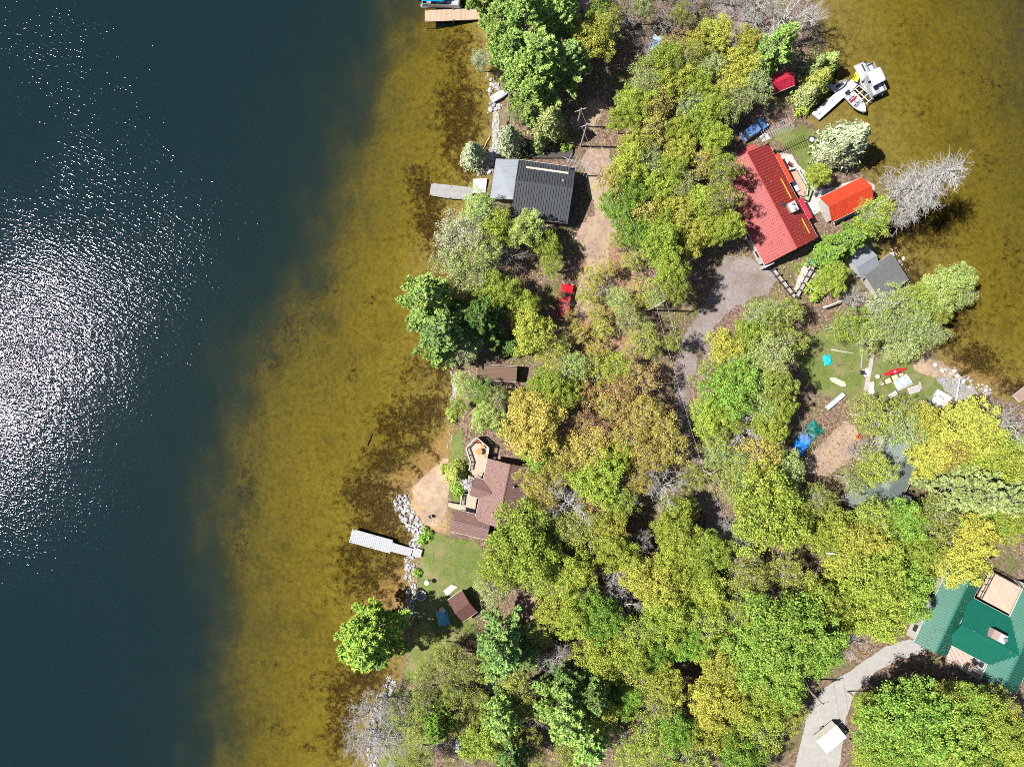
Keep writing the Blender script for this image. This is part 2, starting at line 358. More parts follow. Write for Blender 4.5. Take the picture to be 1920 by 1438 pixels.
# ---------------------------------------------------------------- ground covers: sheets that follow the ground
def cover(name, poly_px, mat, label, off=.04, step=1.3, z=GZ, rag=.9):
    p = [Vector(q) for q in W2(poly_px, z)]
    # densify the outline
    out_ = []
    for i, a in enumerate(p):
        b_ = p[(i + 1) % len(p)]; n = max(1, int((b_ - a).length / step))
        out_ += [a.lerp(b_, k / n) for k in range(n)]
    n = len(out_); A = np.array(out_)
    xs = np.arange(A[:, 0].min(), A[:, 0].max(), step); ys = np.arange(A[:, 1].min(), A[:, 1].max(), step)
    GX, GY = np.meshgrid(xs, ys); k = (H - z) / F
    pp = [(q[0], q[1]) for q in poly_px]
    sdv = sdist(GX.ravel(), GY.ravel(), [((x / ((H) / F)) + CX, CY - y / ((H) / F)) for x, y in [(v.x, v.y) for v in p]])
    ins = [Vector((x, y)) for x, y, s_ in zip(GX.ravel(), GY.ravel(), sdv) if s_ > step * .45]
    allp = out_ + ins
    r_ = geometry.delaunay_2d_cdt(allp, [], [list(range(n))], 1, 1e-4)
    co = np.array([(v.x, v.y) for v in r_[0]])
    zz = hgt(co[:, 0], co[:, 1]) + off
    me = bpy.data.meshes.new(name); me.from_pydata([(a, b_, c) for (a, b_), c in zip(co, zz)], [], [tuple(f) for f in r_[2]])
    dd = sdist(co[:, 0], co[:, 1], [((v.x / (H / F)) + CX, CY - v.y / (H / F)) for v in p])
    a_ = me.attributes.new('edge', 'FLOAT', 'POINT'); a_.data.foreach_set('value', np.clip(dd / rag, 0, 1).astype(np.float32))
    for q in me.polygons: q.use_smooth = True
    me.materials.append(mat); o = bpy.data.objects.new(name, me); link(o)
    return tag(o, label, kind='structure')
def cover_mat(name, stops, scale=2.5, ragged=1.0, stops2=None, s2=.3):
    m, nt, b = new_mat(name, .95, .1)
    c = ramp(nt, noise(nt, scale, 6, .75), stops)
    if stops2:
        c = mixc(nt, mth(nt, 'MULTIPLY', mth(nt, 'SUBTRACT', noise(nt, s2, 4), .45, True), 4, True), c, ramp(nt, noise(nt, scale * 1.7, 5, .7), stops2))
    nt.links.new(c, b.inputs['Base Color']); bump(nt, b, noise(nt, scale * 4, 4, .7), .7, .06)
    ed = nd(nt, 'ShaderNodeAttribute', attribute_name='edge')
    al = mth(nt, 'GREATER_THAN', mth(nt, 'ADD', ed.outputs['Fac'], mth(nt, 'MULTIPLY', noise(nt, 1.6, 5, .7), -ragged)), -.02 if ragged < .5 else 0.0)
    t = nd(nt, 'ShaderNodeBsdfTransparent'); mx = nd(nt, 'ShaderNodeMixShader'); nt.links.new(al, mx.inputs[0])
    nt.links.new(t.outputs[0], mx.inputs[1]); nt.links.new(b.outputs[0], mx.inputs[2]); nt.links.new(mx.outputs[0], nt.nodes['Material Output'].inputs[0])
    return m
GRASS = cover_mat('lawn', [(.3, (.055, .08, .018)), (.5, (.12, .155, .04)), (.7, (.205, .235, .075))], 4.5, 1.2, [(.3, (.15, .13, .06)), (.7, (.27, .24, .12))], .4)
DIRT = cover_mat('dirt', [(.25, (.15, .10, .08)), (.5, (.29, .205, .16)), (.75, (.40, .31, .25))], 1.8, 1.2, [(.3, (.32, .25, .16)), (.7, (.44, .36, .24))], .25)
GRAV = cover_mat('gravel', [(.25, (.13, .11, .10)), (.5, (.235, .20, .19)), (.75, (.34, .30, .285))], 3.5, 1.1, [(.3, (.12, .085, .065)), (.7, (.24, .18, .15))], .3)
SAND = cover_mat('sand', [(.25, (.24, .165, .105)), (.5, (.36, .265, .18)), (.75, (.47, .36, .26))], .9, .5, [(.3, (.14, .10, .075)), (.7, (.28, .2, .15))], .3)
CONC = cover_mat('pale_gravel', [(.25, (.30, .275, .25)), (.5, (.44, .41, .375)), (.75, (.60, .575, .54))], 4, .5)
ASPH = cover_mat('old_asphalt', [(.25, (.26, .245, .23)), (.5, (.32, .305, .285)), (.75, (.38, .365, .345))], 1.6, .35)
STON = cover_mat('bank_stone', [(.3, (.12, .105, .09)), (.5, (.28, .265, .25)), (.66, (.48, .465, .45))], 3.4, 1.0)
cover('lawn', [(805,985),(850,1000),(900,1008),(915,1040),(925,1090),(905,1120),(900,1180),(850,1240),(790,1290),(745,1290),(765,1200),(775,1120),(782,1045),(790,1010)], GRASS, 'mown lawn below the brown shingled cottage')
cover('lawn', [(1440,235),(1500,225),(1540,235),(1590,262),(1580,310),(1560,340),(1500,330),(1478,290),(1450,275)], GRASS, 'lawn with the fire bowl beside the red cottage')
cover('lawn', [(1470,650),(1560,600),(1640,600),(1720,650),(1730,690),(1790,710),(1800,745),(1740,770),(1660,760),(1560,760),(1500,720)], GRASS, 'lawn with the canoes by the right shore')
cover('lawn', [(845,790),(872,800),(878,900),(870,945),(838,960),(834,880)], GRASS, 'grass strip in front of the brown cottage deck')
cover('lawn', [(925,330),(905,340),(908,372),(925,385),(960,392),(960,378),(925,372)], GRASS, 'grass patch beside the dark metal-roofed cottage')
cover('lawn', [(700,1300),(740,1280),(800,1300),(830,1438),(800,1500),(705,1500)], GRASS, 'rough grass under the bare tree by the stone shoreline')
cover('lawn', [(1470,500),(1545,440),(1600,420),(1660,470),(1570,560),(1500,545)], GRASS, 'rough grass between the timber walls')
cover('driveway', [(1082,300),(1100,270),(1150,270),(1163,330),(1172,400),(1160,450),(1120,500),(1085,480),(1060,435),(1075,420),(1105,400),(1090,340)], DIRT, 'pink-brown dirt driveway beside the dark cottage', off=.045)
cover('path', [(1095,470),(1150,460),(1150,540),(1085,620),(1075,700),(1045,700),(1045,600),(1075,540)], DIRT, 'overgrown dirt track past the red pickup', off=.043)
cover('road', [(1350,470),(1400,470),(1475,520),(1440,560),(1385,580),(1345,620),(1315,665),(1305,730),(1300,800),(1330,880),(1365,960),(1390,1060),(1400,1180),(1420,1300),(1470,1400),(1420,1420),(1370,1300),(1355,1180),(1340,1060),(1310,960),(1275,880),(1262,800),(1255,720),(1262,660),(1290,600),(1320,560)], GRAV, 'gravel road running through the trees', off=.05)
cover('gravel_yard', [(1330,-60),(1430,-60),(1420,60),(1385,110),(1350,90),(1335,40)], GRAV, 'gravel clearing at the top of the peninsula', off=.046)
cover('driveway', [(1478,1470),(1500,1390),(1512,1330),(1540,1290),(1600,1250),(1660,1208),(1705,1196),(1735,1206),(1740,1225),(1690,1236),(1640,1262),(1605,1300),(1590,1340),(1580,1400),(1572,1470)], ASPH, 'pale paved driveway of the green-roofed cottage', off=.05)
cover('beach', [(852,800),(842,838),(822,866),(795,888),(768,916),(775,940),(790,975),(800,990),(832,985),(845,940),(848,890)], SAND, 'small sandy beach beside the stone jetty', off=.05, z=.5)
cover('beach', [(1705,672),(1740,668),(1772,672),(1800,700),(1830,716),(1800,718),(1770,712),(1735,708),(1712,695)], SAND, 'sand patch at the water by the canoes', off=.05)
cover('gravel_yard', [(1418,255),(1440,245),(1462,282),(1485,284),(1500,310),(1545,352),(1620,330),(1650,345),(1640,390),(1560,425),(1545,395),(1530,420),(1500,385),(1480,340),(1450,300)], CONC, 'white gravel terrace around the red cottage', off=.05)
cover('gravel_yard', [(1485,545),(1500,500),(1530,480),(1545,500),(1500,552)], CONC, 'pale gravel between the timber walls', off=.055)
cover('bare_earth', [(1575,780),(1610,790),(1625,830),(1610,860),(1560,900),(1490,900),(1480,870),(1530,830),(1560,800)], DIRT, 'bare earth beside the tarps', off=.045)
cover('bare_earth', [(960,1120),(1010,1108),(1030,1135),(1000,1170),(960,1165)], DIRT, 'bare brown clearing below the lawn', off=.045)
cover('bare_earth', [(870,815),(925,820),(950,850),(965,870),(930,868),(880,850)], DIRT, 'bare ground behind the brown cottage deck', off=.05)
cover('stone_bank', [(905,120),(930,130),(940,200),(945,290),(920,330),(900,335),(900,305),(915,260),(918,190)], STON, 'stone bank below the pines at the top', off=.05, z=.5)
cover('stone_bank', [(846,650),(858,650),(860,760),(852,830),(845,870),(836,870),(840,800)], STON, 'stone bank along the central shore', off=.05, z=.5)
cover('stone_bank', [(1745,700),(1790,705),(1840,722),(1845,745),(1800,760),(1770,740),(1755,735)], STON, 'stone bank with the driftwood', off=.06, z=.5)
RUST = cover_mat('rusty_litter', [(.3, (.10, .055, .035)), (.5, (.27, .16, .10)), (.72, (.42, .28, .19))], 2.6, 1.2)
cover('forest_floor', [(1085,450),(1160,450),(1225,560),(1200,700),(1240,860),(1180,920),(1060,880),(1000,760),(1060,700),(1070,560)], RUST, 'rusty brown leaf litter under the thin trees of the central lot', off=.035)
cover('stone_bank', [(742,1272),(722,1285),(703,1325),(692,1380),(686,1500),(704,1500),(710,1390),(720,1345),(738,1300)], STON, 'stone bank running down below the big shore pine', off=.06, z=.5)
cover('patio', [(975,1288),(1015,1262),(1040,1275),(1015,1312),(990,1308)], CONC, 'pale concrete pad among the trees at the bottom', off=.06)
cover('gravel_yard', [(1030,-40),(1140,-40),(1160,80),(1160,190),(1130,260),(1060,270),(1040,220),(1120,150),(1100,60)], DIRT, 'leaf-strewn yard above the dark cottage', off=.043, rag=3)
# ---------------------------------------------------------------- trees
def leaves_mesh(name, C, N, su, sv, mat, rs, U=None):
    n = len(C); N = N / np.maximum(np.linalg.norm(N, axis=1, keepdims=True), 1e-6)
    if U is None: U = rs.normal(size=(n, 3))
    U = U - (U * N).sum(1, keepdims=True) * N; U /= np.maximum(np.linalg.norm(U, axis=1, keepdims=True), 1e-6)
    V = np.cross(N, U); su = np.asarray(su).reshape(-1, 1) * np.ones((n, 1)); sv = np.asarray(sv).reshape(-1, 1) * np.ones((n, 1))
    co = np.stack([C - U * su, C + V * sv - U * su * .1 + N * su * .12, C + U * su, C - V * sv - U * su * .1 + N * su * .12], 1).reshape(-1, 3)
    me = raw_mesh(name, co, np.arange(n * 4).reshape(n, 4)); me.materials.append(mat); return me
def tubes_mesh(name, lines, mat, n=4):
    """lines: list of (points, radii)"""
    co, q = [], []; base = 0
    for pts, rad in lines:
        pts = np.array(pts, float)
        for i in range(len(pts)):
            d = pts[min(i + 1, len(pts) - 1)] - pts[max(i - 1, 0)]; d /= max(np.linalg.norm(d), 1e-6)
            u = np.cross(d, (0, 0, 1.0) if abs(d[2]) < .9 else (1.0, 0, 0)); u /= max(np.linalg.norm(u), 1e-6); v = np.cross(d, u)
            for k in range(n):
                a = 2 * math.pi * k / n; co.append(pts[i] + (u * math.cos(a) + v * math.sin(a)) * rad[i])
        for i in range(len(pts) - 1):
            for k in range(n):
                a, b = base + i * n + k, base + i * n + (k + 1) % n; q.append((a, b, b + n, a + n))
        base += len(pts) * n
    me = raw_mesh(name, np.array(co), np.array(q)); me.materials.append(mat); return me
def rdir(rs, n):
    v = rs.normal(size=(n, 3)); return v / np.linalg.norm(v, axis=1, keepdims=True)
def crooked(rs, a, b, r0, r1, n=4, wig=.12, sag=0.0):
    a = np.array(a, float); b = np.array(b, float); L = np.linalg.norm(b - a); pts = []
    for i in range(n + 1):
        t = i / n; p = a + (b - a) * t + rs.normal(size=3) * wig * L * math.sin(math.pi * t) * .5; p[2] += sag * L * math.sin(math.pi * t); pts.append(p)
    return pts, [r0 + (r1 - r0) * i / n for i in range(n + 1)]

def broadleaf(seed, dens=1.0, leaf=.2, clumps=85, flat=.85, open_=0.0, barkm=None):
    """crown radius 4 m, top at 12 m"""
    rs = np.random.RandomState(seed); cz = 8.2; Rr = 4.0; ph = rs.uniform(0, 6.28, 6)
    def lobe(d):
        az = np.arctan2(d[..., 1], d[..., 0]); el = d[..., 2]
        return 1 + .19 * np.sin(3 * az + ph[0] + 2 * el) + .10 * np.sin(5 * az + ph[1] - 3 * el) + .08 * np.sin(2 * az + ph[2])
    D = rdir(rs, clumps * 3); D = D[D[:, 2] > -.35][:clumps]
    rad = (rs.uniform(.5, 1.02, len(D))) * lobe(D)
    cc = np.stack([D[:, 0] * Rr * rad, D[:, 1] * Rr * rad, cz + D[:, 2] * Rr * flat * rad + rs.normal(size=len(D)) * .25], 1)
    inner = rs.uniform(-1, 1, (clumps // 4, 3)) * (2.2, 2.2, 1.2) + (0, 0, cz + .6); cc = np.concatenate([cc, inner])
    Cs, Ns = [], []
    for c in cc:
        r = rs.uniform(.35, .95); k = int(rs.uniform(28, 60) * dens * (r + .2))
        d = rdir(rs, k); d[:, 2] = np.where(d[:, 2] < -.2, -d[:, 2], d[:, 2]); q = rs.uniform(.4, 1.1, (k, 1))
        Cs.append(c + d * q * r * (1, 1, .62)); Ns.append(d * .5 + rs.normal(size=(k, 3)) * .75 + (0, 0, .5))
    k = int(420 * dens); d = rdir(rs, k * 2); d = d[d[:, 2] > -.3][:k]; q = (rs.uniform(.72, 1.03, len(d)) * lobe(d))[:, None]   # leaves spread between the clumps
    Cs.append(np.array([0, 0, cz]) + d * q * (Rr, Rr, Rr * flat)); Ns.append(d * .7 + rs.normal(size=d.shape) * .75 + (0, 0, .3))
    C = np.concatenate(Cs); N = np.concatenate(Ns); s_ = rs.uniform(.65, 1.35, len(C)) * leaf
    crown = leaves_mesh('crown', C, N, s_, s_ * .62, LEAF, rs)
    lines = [crooked(rs, (0, 0, -.4), (rs.normal() * .3, rs.normal() * .3, cz - 1.2), .21, .12, 5, .05)]
    top = lines[0][0][-1]
    for c in cc[rs.permutation(len(cc))[:int(26 + 20 * open_)]]:
        t = rs.uniform(.45, 1); st = np.array(lines[0][0][0]) * (1 - t) + top * t
        L1 = crooked(rs, st, c, .075, .02, 4, .12, .06); lines.append(L1)
        for _ in range(2 + int(4 * open_)):
            i = rs.randint(2, 5); p = np.array(L1[0][i]); e_ = p + rdir(rs, 1)[0] * rs.uniform(.5, 1.3) + (0, 0, .4)
            lines.append(crooked(rs, p, e_, .022, .012, 2, .15))
    return tubes_mesh('trunk', lines, barkm or BARK), crown

def bare(seed, h=11, spread=4.5, lean=(0, 0), n1=15, n2=8, n3=4, r3=.017, barkm=None):
    rs = np.random.RandomState(seed); t1 = crooked(rs, (0, 0, -.4), (lean[0], lean[1], h * .8), .19, .05, 7, .06)
    trunk = [t1]; tw = []
    for i in range(n1):
        t = .3 + .7 * (i + rs.uniform()) / n1; j = min(int(t * 7), 6); f = t * 7 - j
        p = np.array(t1[0][j]) * (1 - f) + np.array(t1[0][j + 1]) * f if j < 7 else np.array(t1[0][7])
        az = i * 2.4 + rs.uniform(-.5, .5); L = spread * rs.uniform(.65, 1.1) * (1.15 - .45 * t)
        e_ = p + np.array([math.cos(az) * L, math.sin(az) * L, L * rs.uniform(.25, .8)])
        b1 = crooked(rs, p, e_, .075, .022, 5, .16, .05); trunk.append(b1)
        for k in range(n2):
            jj = rs.randint(1, 6); q = np.array(b1[0][jj]); d = (e_ - p) / L; d = d + rs.normal(size=3) * .65; d[2] = abs(d[2]) * .7
            e2 = q + d / np.linalg.norm(d) * L * rs.uniform(.22, .5); b2 = crooked(rs, q, e2, .032, .016, 4, .18); tw.append(b2)
            for _ in range(n3):
                q3 = np.array(b2[0][rs.randint(1, 5)]); d3 = (e2 - q) / max(np.linalg.norm(e2 - q), .1) + rs.normal(size=3) * .8
                tw.append(crooked(rs, q3, q3 + d3 / np.linalg.norm(d3) * rs.uniform(.35, 1.0), r3, r3 * .7, 2, .2))
    return tubes_mesh('trunk', trunk, barkm or BARKG, 5), tubes_mesh('crown', tw, barkm or BARKG, 3)

def dead_conifer(seed, h=20, L0=3.6):
    rs = np.random.RandomState(seed); t1 = crooked(rs, (0, 0, -.4), (rs.normal() * .3, .3, h), .24, .03, 8, .015); trunk = [t1]; tw = []
    for i in range(64):
        t = .3 + .69 * i / 64; z = t * h; az = rs.uniform(0, 6.28); L = L0 * (1.1 - t) ** .6 * rs.uniform(.6, 1.1) + .3
        c = np.array([t1[0][min(8, int(t * 8))][0], t1[0][min(8, int(t * 8))][1], z]); e_ = c + np.array([math.cos(az) * L, math.sin(az) * L, rs.uniform(-.1, .35) * L])
        b1 = crooked(rs, c, e_, .045, .02, 5, .1, -.05); trunk.append(b1)
        for k in range(16):
            q = np.array(b1[0][rs.randint(1, 6)]); s_ = 1 if k % 2 else -1; d = (e_ - c) / L; d = d * .7 + np.array([-d[1], d[0], 0]) * s_ * .8 + rs.normal(size=3) * .3
            e2 = q + d * rs.uniform(.4, 1.1); b2 = crooked(rs, q, e2, .022, .013, 3, .15); tw.append(b2)
            for _ in range(2): tw.append(crooked(rs, b2[0][2], np.array(b2[0][2]) + d * .4 + rs.normal(size=3) * .3, .015, .011, 1, .1))
    return tubes_mesh('trunk', trunk, BARKW, 5), tubes_mesh('crown', tw, BARKW, 3)

def pine(seed, h=18.0, L0=4.6, tuft=.3, droop=0.0, z0=5.0):
    """feathery tiers of up-curved boughs around a straight trunk"""
    rs = np.random.RandomState(seed); Cs, Ns, Us, Ss = [], [], [], []
    lines = [crooked(rs, (0, 0, -.4), (rs.normal() * .3, rs.normal() * .3, h), .27, .03, 8, .015)]
    nw = 13
    for wi in range(nw):
        t = wi / (nw - 1); z = z0 + (h - .5 - z0) * t; k = rs.randint(4, 7) if t < .9 else 4
        for j in range(k):
            az = 2 * math.pi * (j + rs.uniform(-.28, .28)) / k + wi * 1.1; L = L0 * (1.03 - t) ** .62 * rs.uniform(.6, 1.2) + .25
            p0 = np.array([0, 0, z]); dirv = np.array([math.cos(az), math.sin(az), 0]); side = np.array([-dirv[1], dirv[0], 0])
            rise = rs.uniform(.15, .42) - droop
            bl = [p0 + dirv * L * s_ + np.array([0, 0, rise * L * s_ ** 1.6]) for s_ in (0, .33, .66, 1)]
            lines.append((bl, [.05, .04, .028, .012]))
            m = int(34 * (L / 4) + 8)
            s_ = rs.uniform(.22, 1.0, m) ** .8; wdt = .78 * np.sin(np.pi * np.clip(s_ * .86 + .12, 0, 1)) ** .8 * min(1, L / 3)
            off = rs.uniform(-1, 1, m) * wdt; c = p0 + dirv * (L * s_ + np.abs(off) * .35)[:, None] + side * off[:, None]
            c[:, 2] += rise * L * s_ ** 1.6 + rs.uniform(-.1, .22, m)
            for cc_, of in zip(c, off):
                nn = 8; g = dirv * .9 + side * np.sign(of) * .55 + np.array([0, 0, .25])
                d = g + rs.normal(size=(nn, 3)) * .5; d /= np.linalg.norm(d, axis=1, keepdims=True)
                Cs.append(cc_ + d * tuft * .7); Us.append(d); Ns.append(rs.normal(size=(nn, 3)) * .6 + (0, 0, 1)); Ss.append(rs.uniform(.75, 1.2, nn) * tuft)
    C = np.concatenate(Cs); U = np.concatenate(Us); N = np.concatenate(Ns); S_ = np.concatenate(Ss)
    N = N - (N * U).sum(1, keepdims=True) * U; N /= np.linalg.norm(N, axis=1, keepdims=True)
    return tubes_mesh('trunk', lines, BARKG, 5), leaves_mesh('crown', C, N, S_, S_ * .3, NEEDLE, rs, U)

def cedar(seed, h=9.0, r=1.9, n=5200, leaf=.15):
    rs = np.random.RandomState(seed); t = rs.uniform(0, 1, n) ** .8; z = .6 + (h - .6) * (t); az = rs.uniform(0, 6.28, n)
    lob = 1 + .16 * np.sin(az * 4 + z * 1.7) + .14 * np.sin(az * 7 - z * 3.1 + 1) + .1 * np.sin(z * 6)
    rr = r * (1.02 - t) ** .7 * lob * rs.uniform(.62, 1.05, n); C = np.stack([rr * np.cos(az), rr * np.sin(az), z + rs.normal(size=n) * .08], 1)
    N = np.stack([np.cos(az), np.sin(az), np.full(n, .5)], 1) + rs.normal(size=(n, 3)) * .5
    U = np.stack([np.cos(az) * .5, np.sin(az) * .5, np.full(n, .9)], 1) + rs.normal(size=(n, 3)) * .35
    s_ = rs.uniform(.7, 1.4, n) * leaf
    lines = [crooked(rs, (0, 0, -.4), (0, 0, h * .93), .14, .02, 4, .02)]
    for i in range(26):
        a = rs.uniform(0, 6.28); tt = rs.uniform(.1, .85); L = r * (1.05 - tt) ** .7; lines.append(([(0, 0, h * tt), (math.cos(a) * L, math.sin(a) * L, h * tt + .5)], [.03, .012]))
    return tubes_mesh('trunk', lines, BARKG, 4), leaves_mesh('crown', C, N, s_, s_ * .45, NEEDLE, rs, U)

def shrub(seed, n=900, leaf=.13):
    rs = np.random.RandomState(seed); cc = rs.uniform(-1, 1, (9, 3)) * (.8, .8, .3) + (0, 0, .75); C, N = [], []
    for c in cc:
        d = rdir(rs, n // 9); C.append(c + d * rs.uniform(.3, 1, (len(d), 1)) * (.55, .55, .5)); N.append(d + (0, 0, .8))
    C = np.concatenate(C); N = np.concatenate(N); s_ = rs.uniform(.6, 1.4, len(C)) * leaf
    lines = [crooked(rs, (0, 0, -.1), c, .03, .012, 3, .1) for c in cc]
    return tubes_mesh('trunk', lines, BARK, 3), leaves_mesh('crown', C, N, s_, s_ * .6, LEAF, rs)

PRO = {'maple': [broadleaf(s_, 3.0, .106, 135) for s_ in (11, 12, 13, 14)],
       'birch': [broadleaf(s_, 1.4, .102, 105, .8, 1.0, BARKW) for s_ in (21, 22, 23)],
       'sapling': [broadleaf(s_, 1.1, .112, 72, .8, .8, BARKG) for s_ in (31, 32)],
       'bare': [bare(s_) for s_ in (41, 42, 43)], 'whitebare': [bare(s_, 9, 4.2, (.5, .3), 20, 10, 5, .02, BARKW) for s_ in (45, 46)],
       'dead': [dead_conifer(s_) for s_ in (51, 52)], 'pine': [pine(s_) for s_ in (61, 62, 63)],
       'spruce': [pine(s_, 12, 2.7, .2, .35, 1.5) for s_ in (71, 72)], 'cedar': [cedar(s_) for s_ in (81, 82, 83)],
       'shrub': [shrub(s_) for s_ in (91, 92, 93)]}
NOM = {'maple': (4.1, 12, 8.8), 'birch': (4.1, 12, 8.8), 'sapling': (4.1, 12, 8.8), 'bare': (4.6, 11, 8), 'whitebare': (4.6, 10, 7), 'dead': (3.6, 20, 12), 'pine': (4.6, 18, 11), 'spruce': (2.7, 12, 6), 'cedar': (1.9, 9, 5), 'shrub': (1.2, 1.4, .8)}
NAMES = {'maple': ('maple_tree', 'broadleaf tree'), 'birch': ('birch_tree', 'thin-leaved tree'), 'sapling': ('sapling', 'open young tree'), 'bare': ('bare_tree', 'leafless tree'), 'whitebare': ('bare_tree', 'pale leafless tree'),
         'dead': ('dead_conifer', 'dead grey conifer'), 'pine': ('pine_tree', 'feathery pine'), 'spruce': ('spruce_tree', 'pointed spruce'), 'cedar': ('cedar_tree', 'narrow cedar'), 'shrub': ('shrub', 'low shrub')}
TINT = {'lime': (.275, .345, .05), 'yellow': (.385, .395, .065), 'gold': (.39, .335, .075), 'green': (.17, .29, .04), 'bright green': (.20, .325, .05), 'olive': (.27, .30, .06), 'grey-green': (.29, .34, .12),
        'orange': (.41, .27, .10), 'blue-green': (.22, .36, .10), 'fresh green': (.31, .46, .11), 'dark green': (.10, .18, .04), 'silvery green': (.34, .38, .22), 'rusty': (.38, .23, .11), 'pale green': (.34, .43, .12), 'spring green': (.31, .47, .07), 'white': (.75, .72, .75), 'grey': (.4, .38, .36)}
LMK = [('dark metal-roofed cottage', 1015, 360), ('brown shingled cottage', 935, 925), ('long red cottage', 1455, 390), ('red boathouse', 1590, 378), ('small red shed', 1462, 156), ('green metal-roofed cottage', 1830, 1170), ('grey-green shingled cottage', 1680, 905),
       ('brown garden shed', 862, 1135), ('grey metal dock', 700, 1015), ('wooden dock with the boat', 848, 30), ('white boat dock', 1575, 180), ('red pickup', 1058, 565), ('utility pole in the forest', 1225, 578), ('utility pole by the driveway', 1097, 260), ('grey gravel road bend', 1340, 600),
       ('canoes on the lawn', 1680, 710), ('blue and green tarps', 1515, 820), ('paved driveway', 1590, 1290), ('covered trailer on the driveway', 1550, 1372), ('brown flat roof under the trees', 940, 700), ('stone jetty', 770, 965), ('grey boathouse', 1665, 530),
       ('pale concrete pad', 1000, 1290), ('weathered dock', 850, 358), ('gravel clearing', 1370, 45), ('turquoise tarp', 1550, 675), ('bare brown clearing', 990, 1135), ('stacked dock panels', 1755, 748), ('blue-grey shed roof', 922, 1287)]
ORD = ['', 'second', 'third', 'fourth', 'fifth', 'sixth', 'seventh', 'eighth', 'ninth', 'tenth', 'eleventh', 'twelfth']
TREES = []
def T(px, py, r, typ, tint, hmul=1.0):
    TREES.append((px, py, r, typ, tint, hmul))
def inside(x, y, poly):
    c = False; n = len(poly)
    for i in range(n):
        (x1, y1), (x2, y2) = poly[i], poly[(i + 1) % n]
        if (y1 > y) != (y2 > y) and x < (y - y1) / (y2 - y1) * (x2 - x1) + x1: c = not c
    return c
KEEP = [  # places that stay open to the sky
    [(1060,260),(1150,260),(1165,430),(1120,500),(1060,440),(960,400),(915,380),(915,300),(970,290)], [(1290,520),(1390,480),(1480,500),(1450,550),(1400,600),(1330,640),(1300,720),(1255,700),(1270,600)],
    [(1385,270),(1450,265),(1550,460),(1430,505),(1385,400)], [(1535,330),(1645,330),(1645,395),(1560,425)], [(795,980),(905,1000),(915,1100),(890,1160),(800,1180)],
    [(840,800),(990,860),(990,940),(890,1000),(840,980)], [(1470,270),(1590,230),(1600,340),(1500,350)], [(1480,640),(1640,640),(1640,740),(1500,740)], [(1640,680),(1860,680),(1860,765),(1640,750)],
    [(1500,780),(1620,790),(1600,900),(1480,900)], [(1455,1450),(1470,1370),(1505,1290),(1660,1170),(1760,1180),(1760,1260),(1720,1275),(1640,1310),(1615,1360),(1610,1500),(1455,1500)], [(1710,1080),(1920,1060),(1920,1300),(1860,1300),(1720,1215)],
    [(895,680),(975,680),(975,725),(905,715)], [(1660,820),(1745,820),(1700,920),(1660,900)], [(1580,920),(1670,915),(1660,970),(1600,965)], [(1040,540),(1075,540),(1075,600),(1040,600)], [(960,1110),(1020,1110),(1020,1160),(960,1160)],
    [(1600,455),(1715,455),(1710,550),(1610,550)], [(965,1265),(1040,1265),(1040,1310),(965,1310)], [(1450,490),(1555,450),(1500,560)], [(1275,870),(1335,960),(1345,1020),(1325,1010),(1270,900)], [(1360,1100),(1385,1100),(1390,1200),(1360,1200)], [(1130,60),(1195,60),(1190,150),(1130,170)]]
def fill(poly, sp, kinds, rr, seed, hm=(.85, 1.1), lim=999):
    rs = random.Random(seed); xs = [p[0] for p in poly]; ys = [p[1] for p in poly]; y = min(ys); row = 0
    while y < max(ys):
        x = min(xs) + (sp / 2 if row % 2 else 0)
        while x < max(xs):
            qx, qy = x + rs.uniform(-.32, .32) * sp, y + rs.uniform(-.32, .32) * sp
            ok = inside(qx, qy, poly) and not any(inside(qx, qy, k) for k in KEEP)
            ok = ok and all((qx - t[0]) ** 2 + (qy - t[1]) ** 2 > (max(.75 * t[2], sp * .62)) ** 2 for t in TREES)
            if ok:
                typ, tint = rs.choices([k[:2] for k in kinds], [k[2] for k in kinds])[0]
                T(qx, qy, rs.uniform(*rr) * .96, typ, tint, rs.uniform(*hm))
            x += sp
        y += sp * .87; row += 1
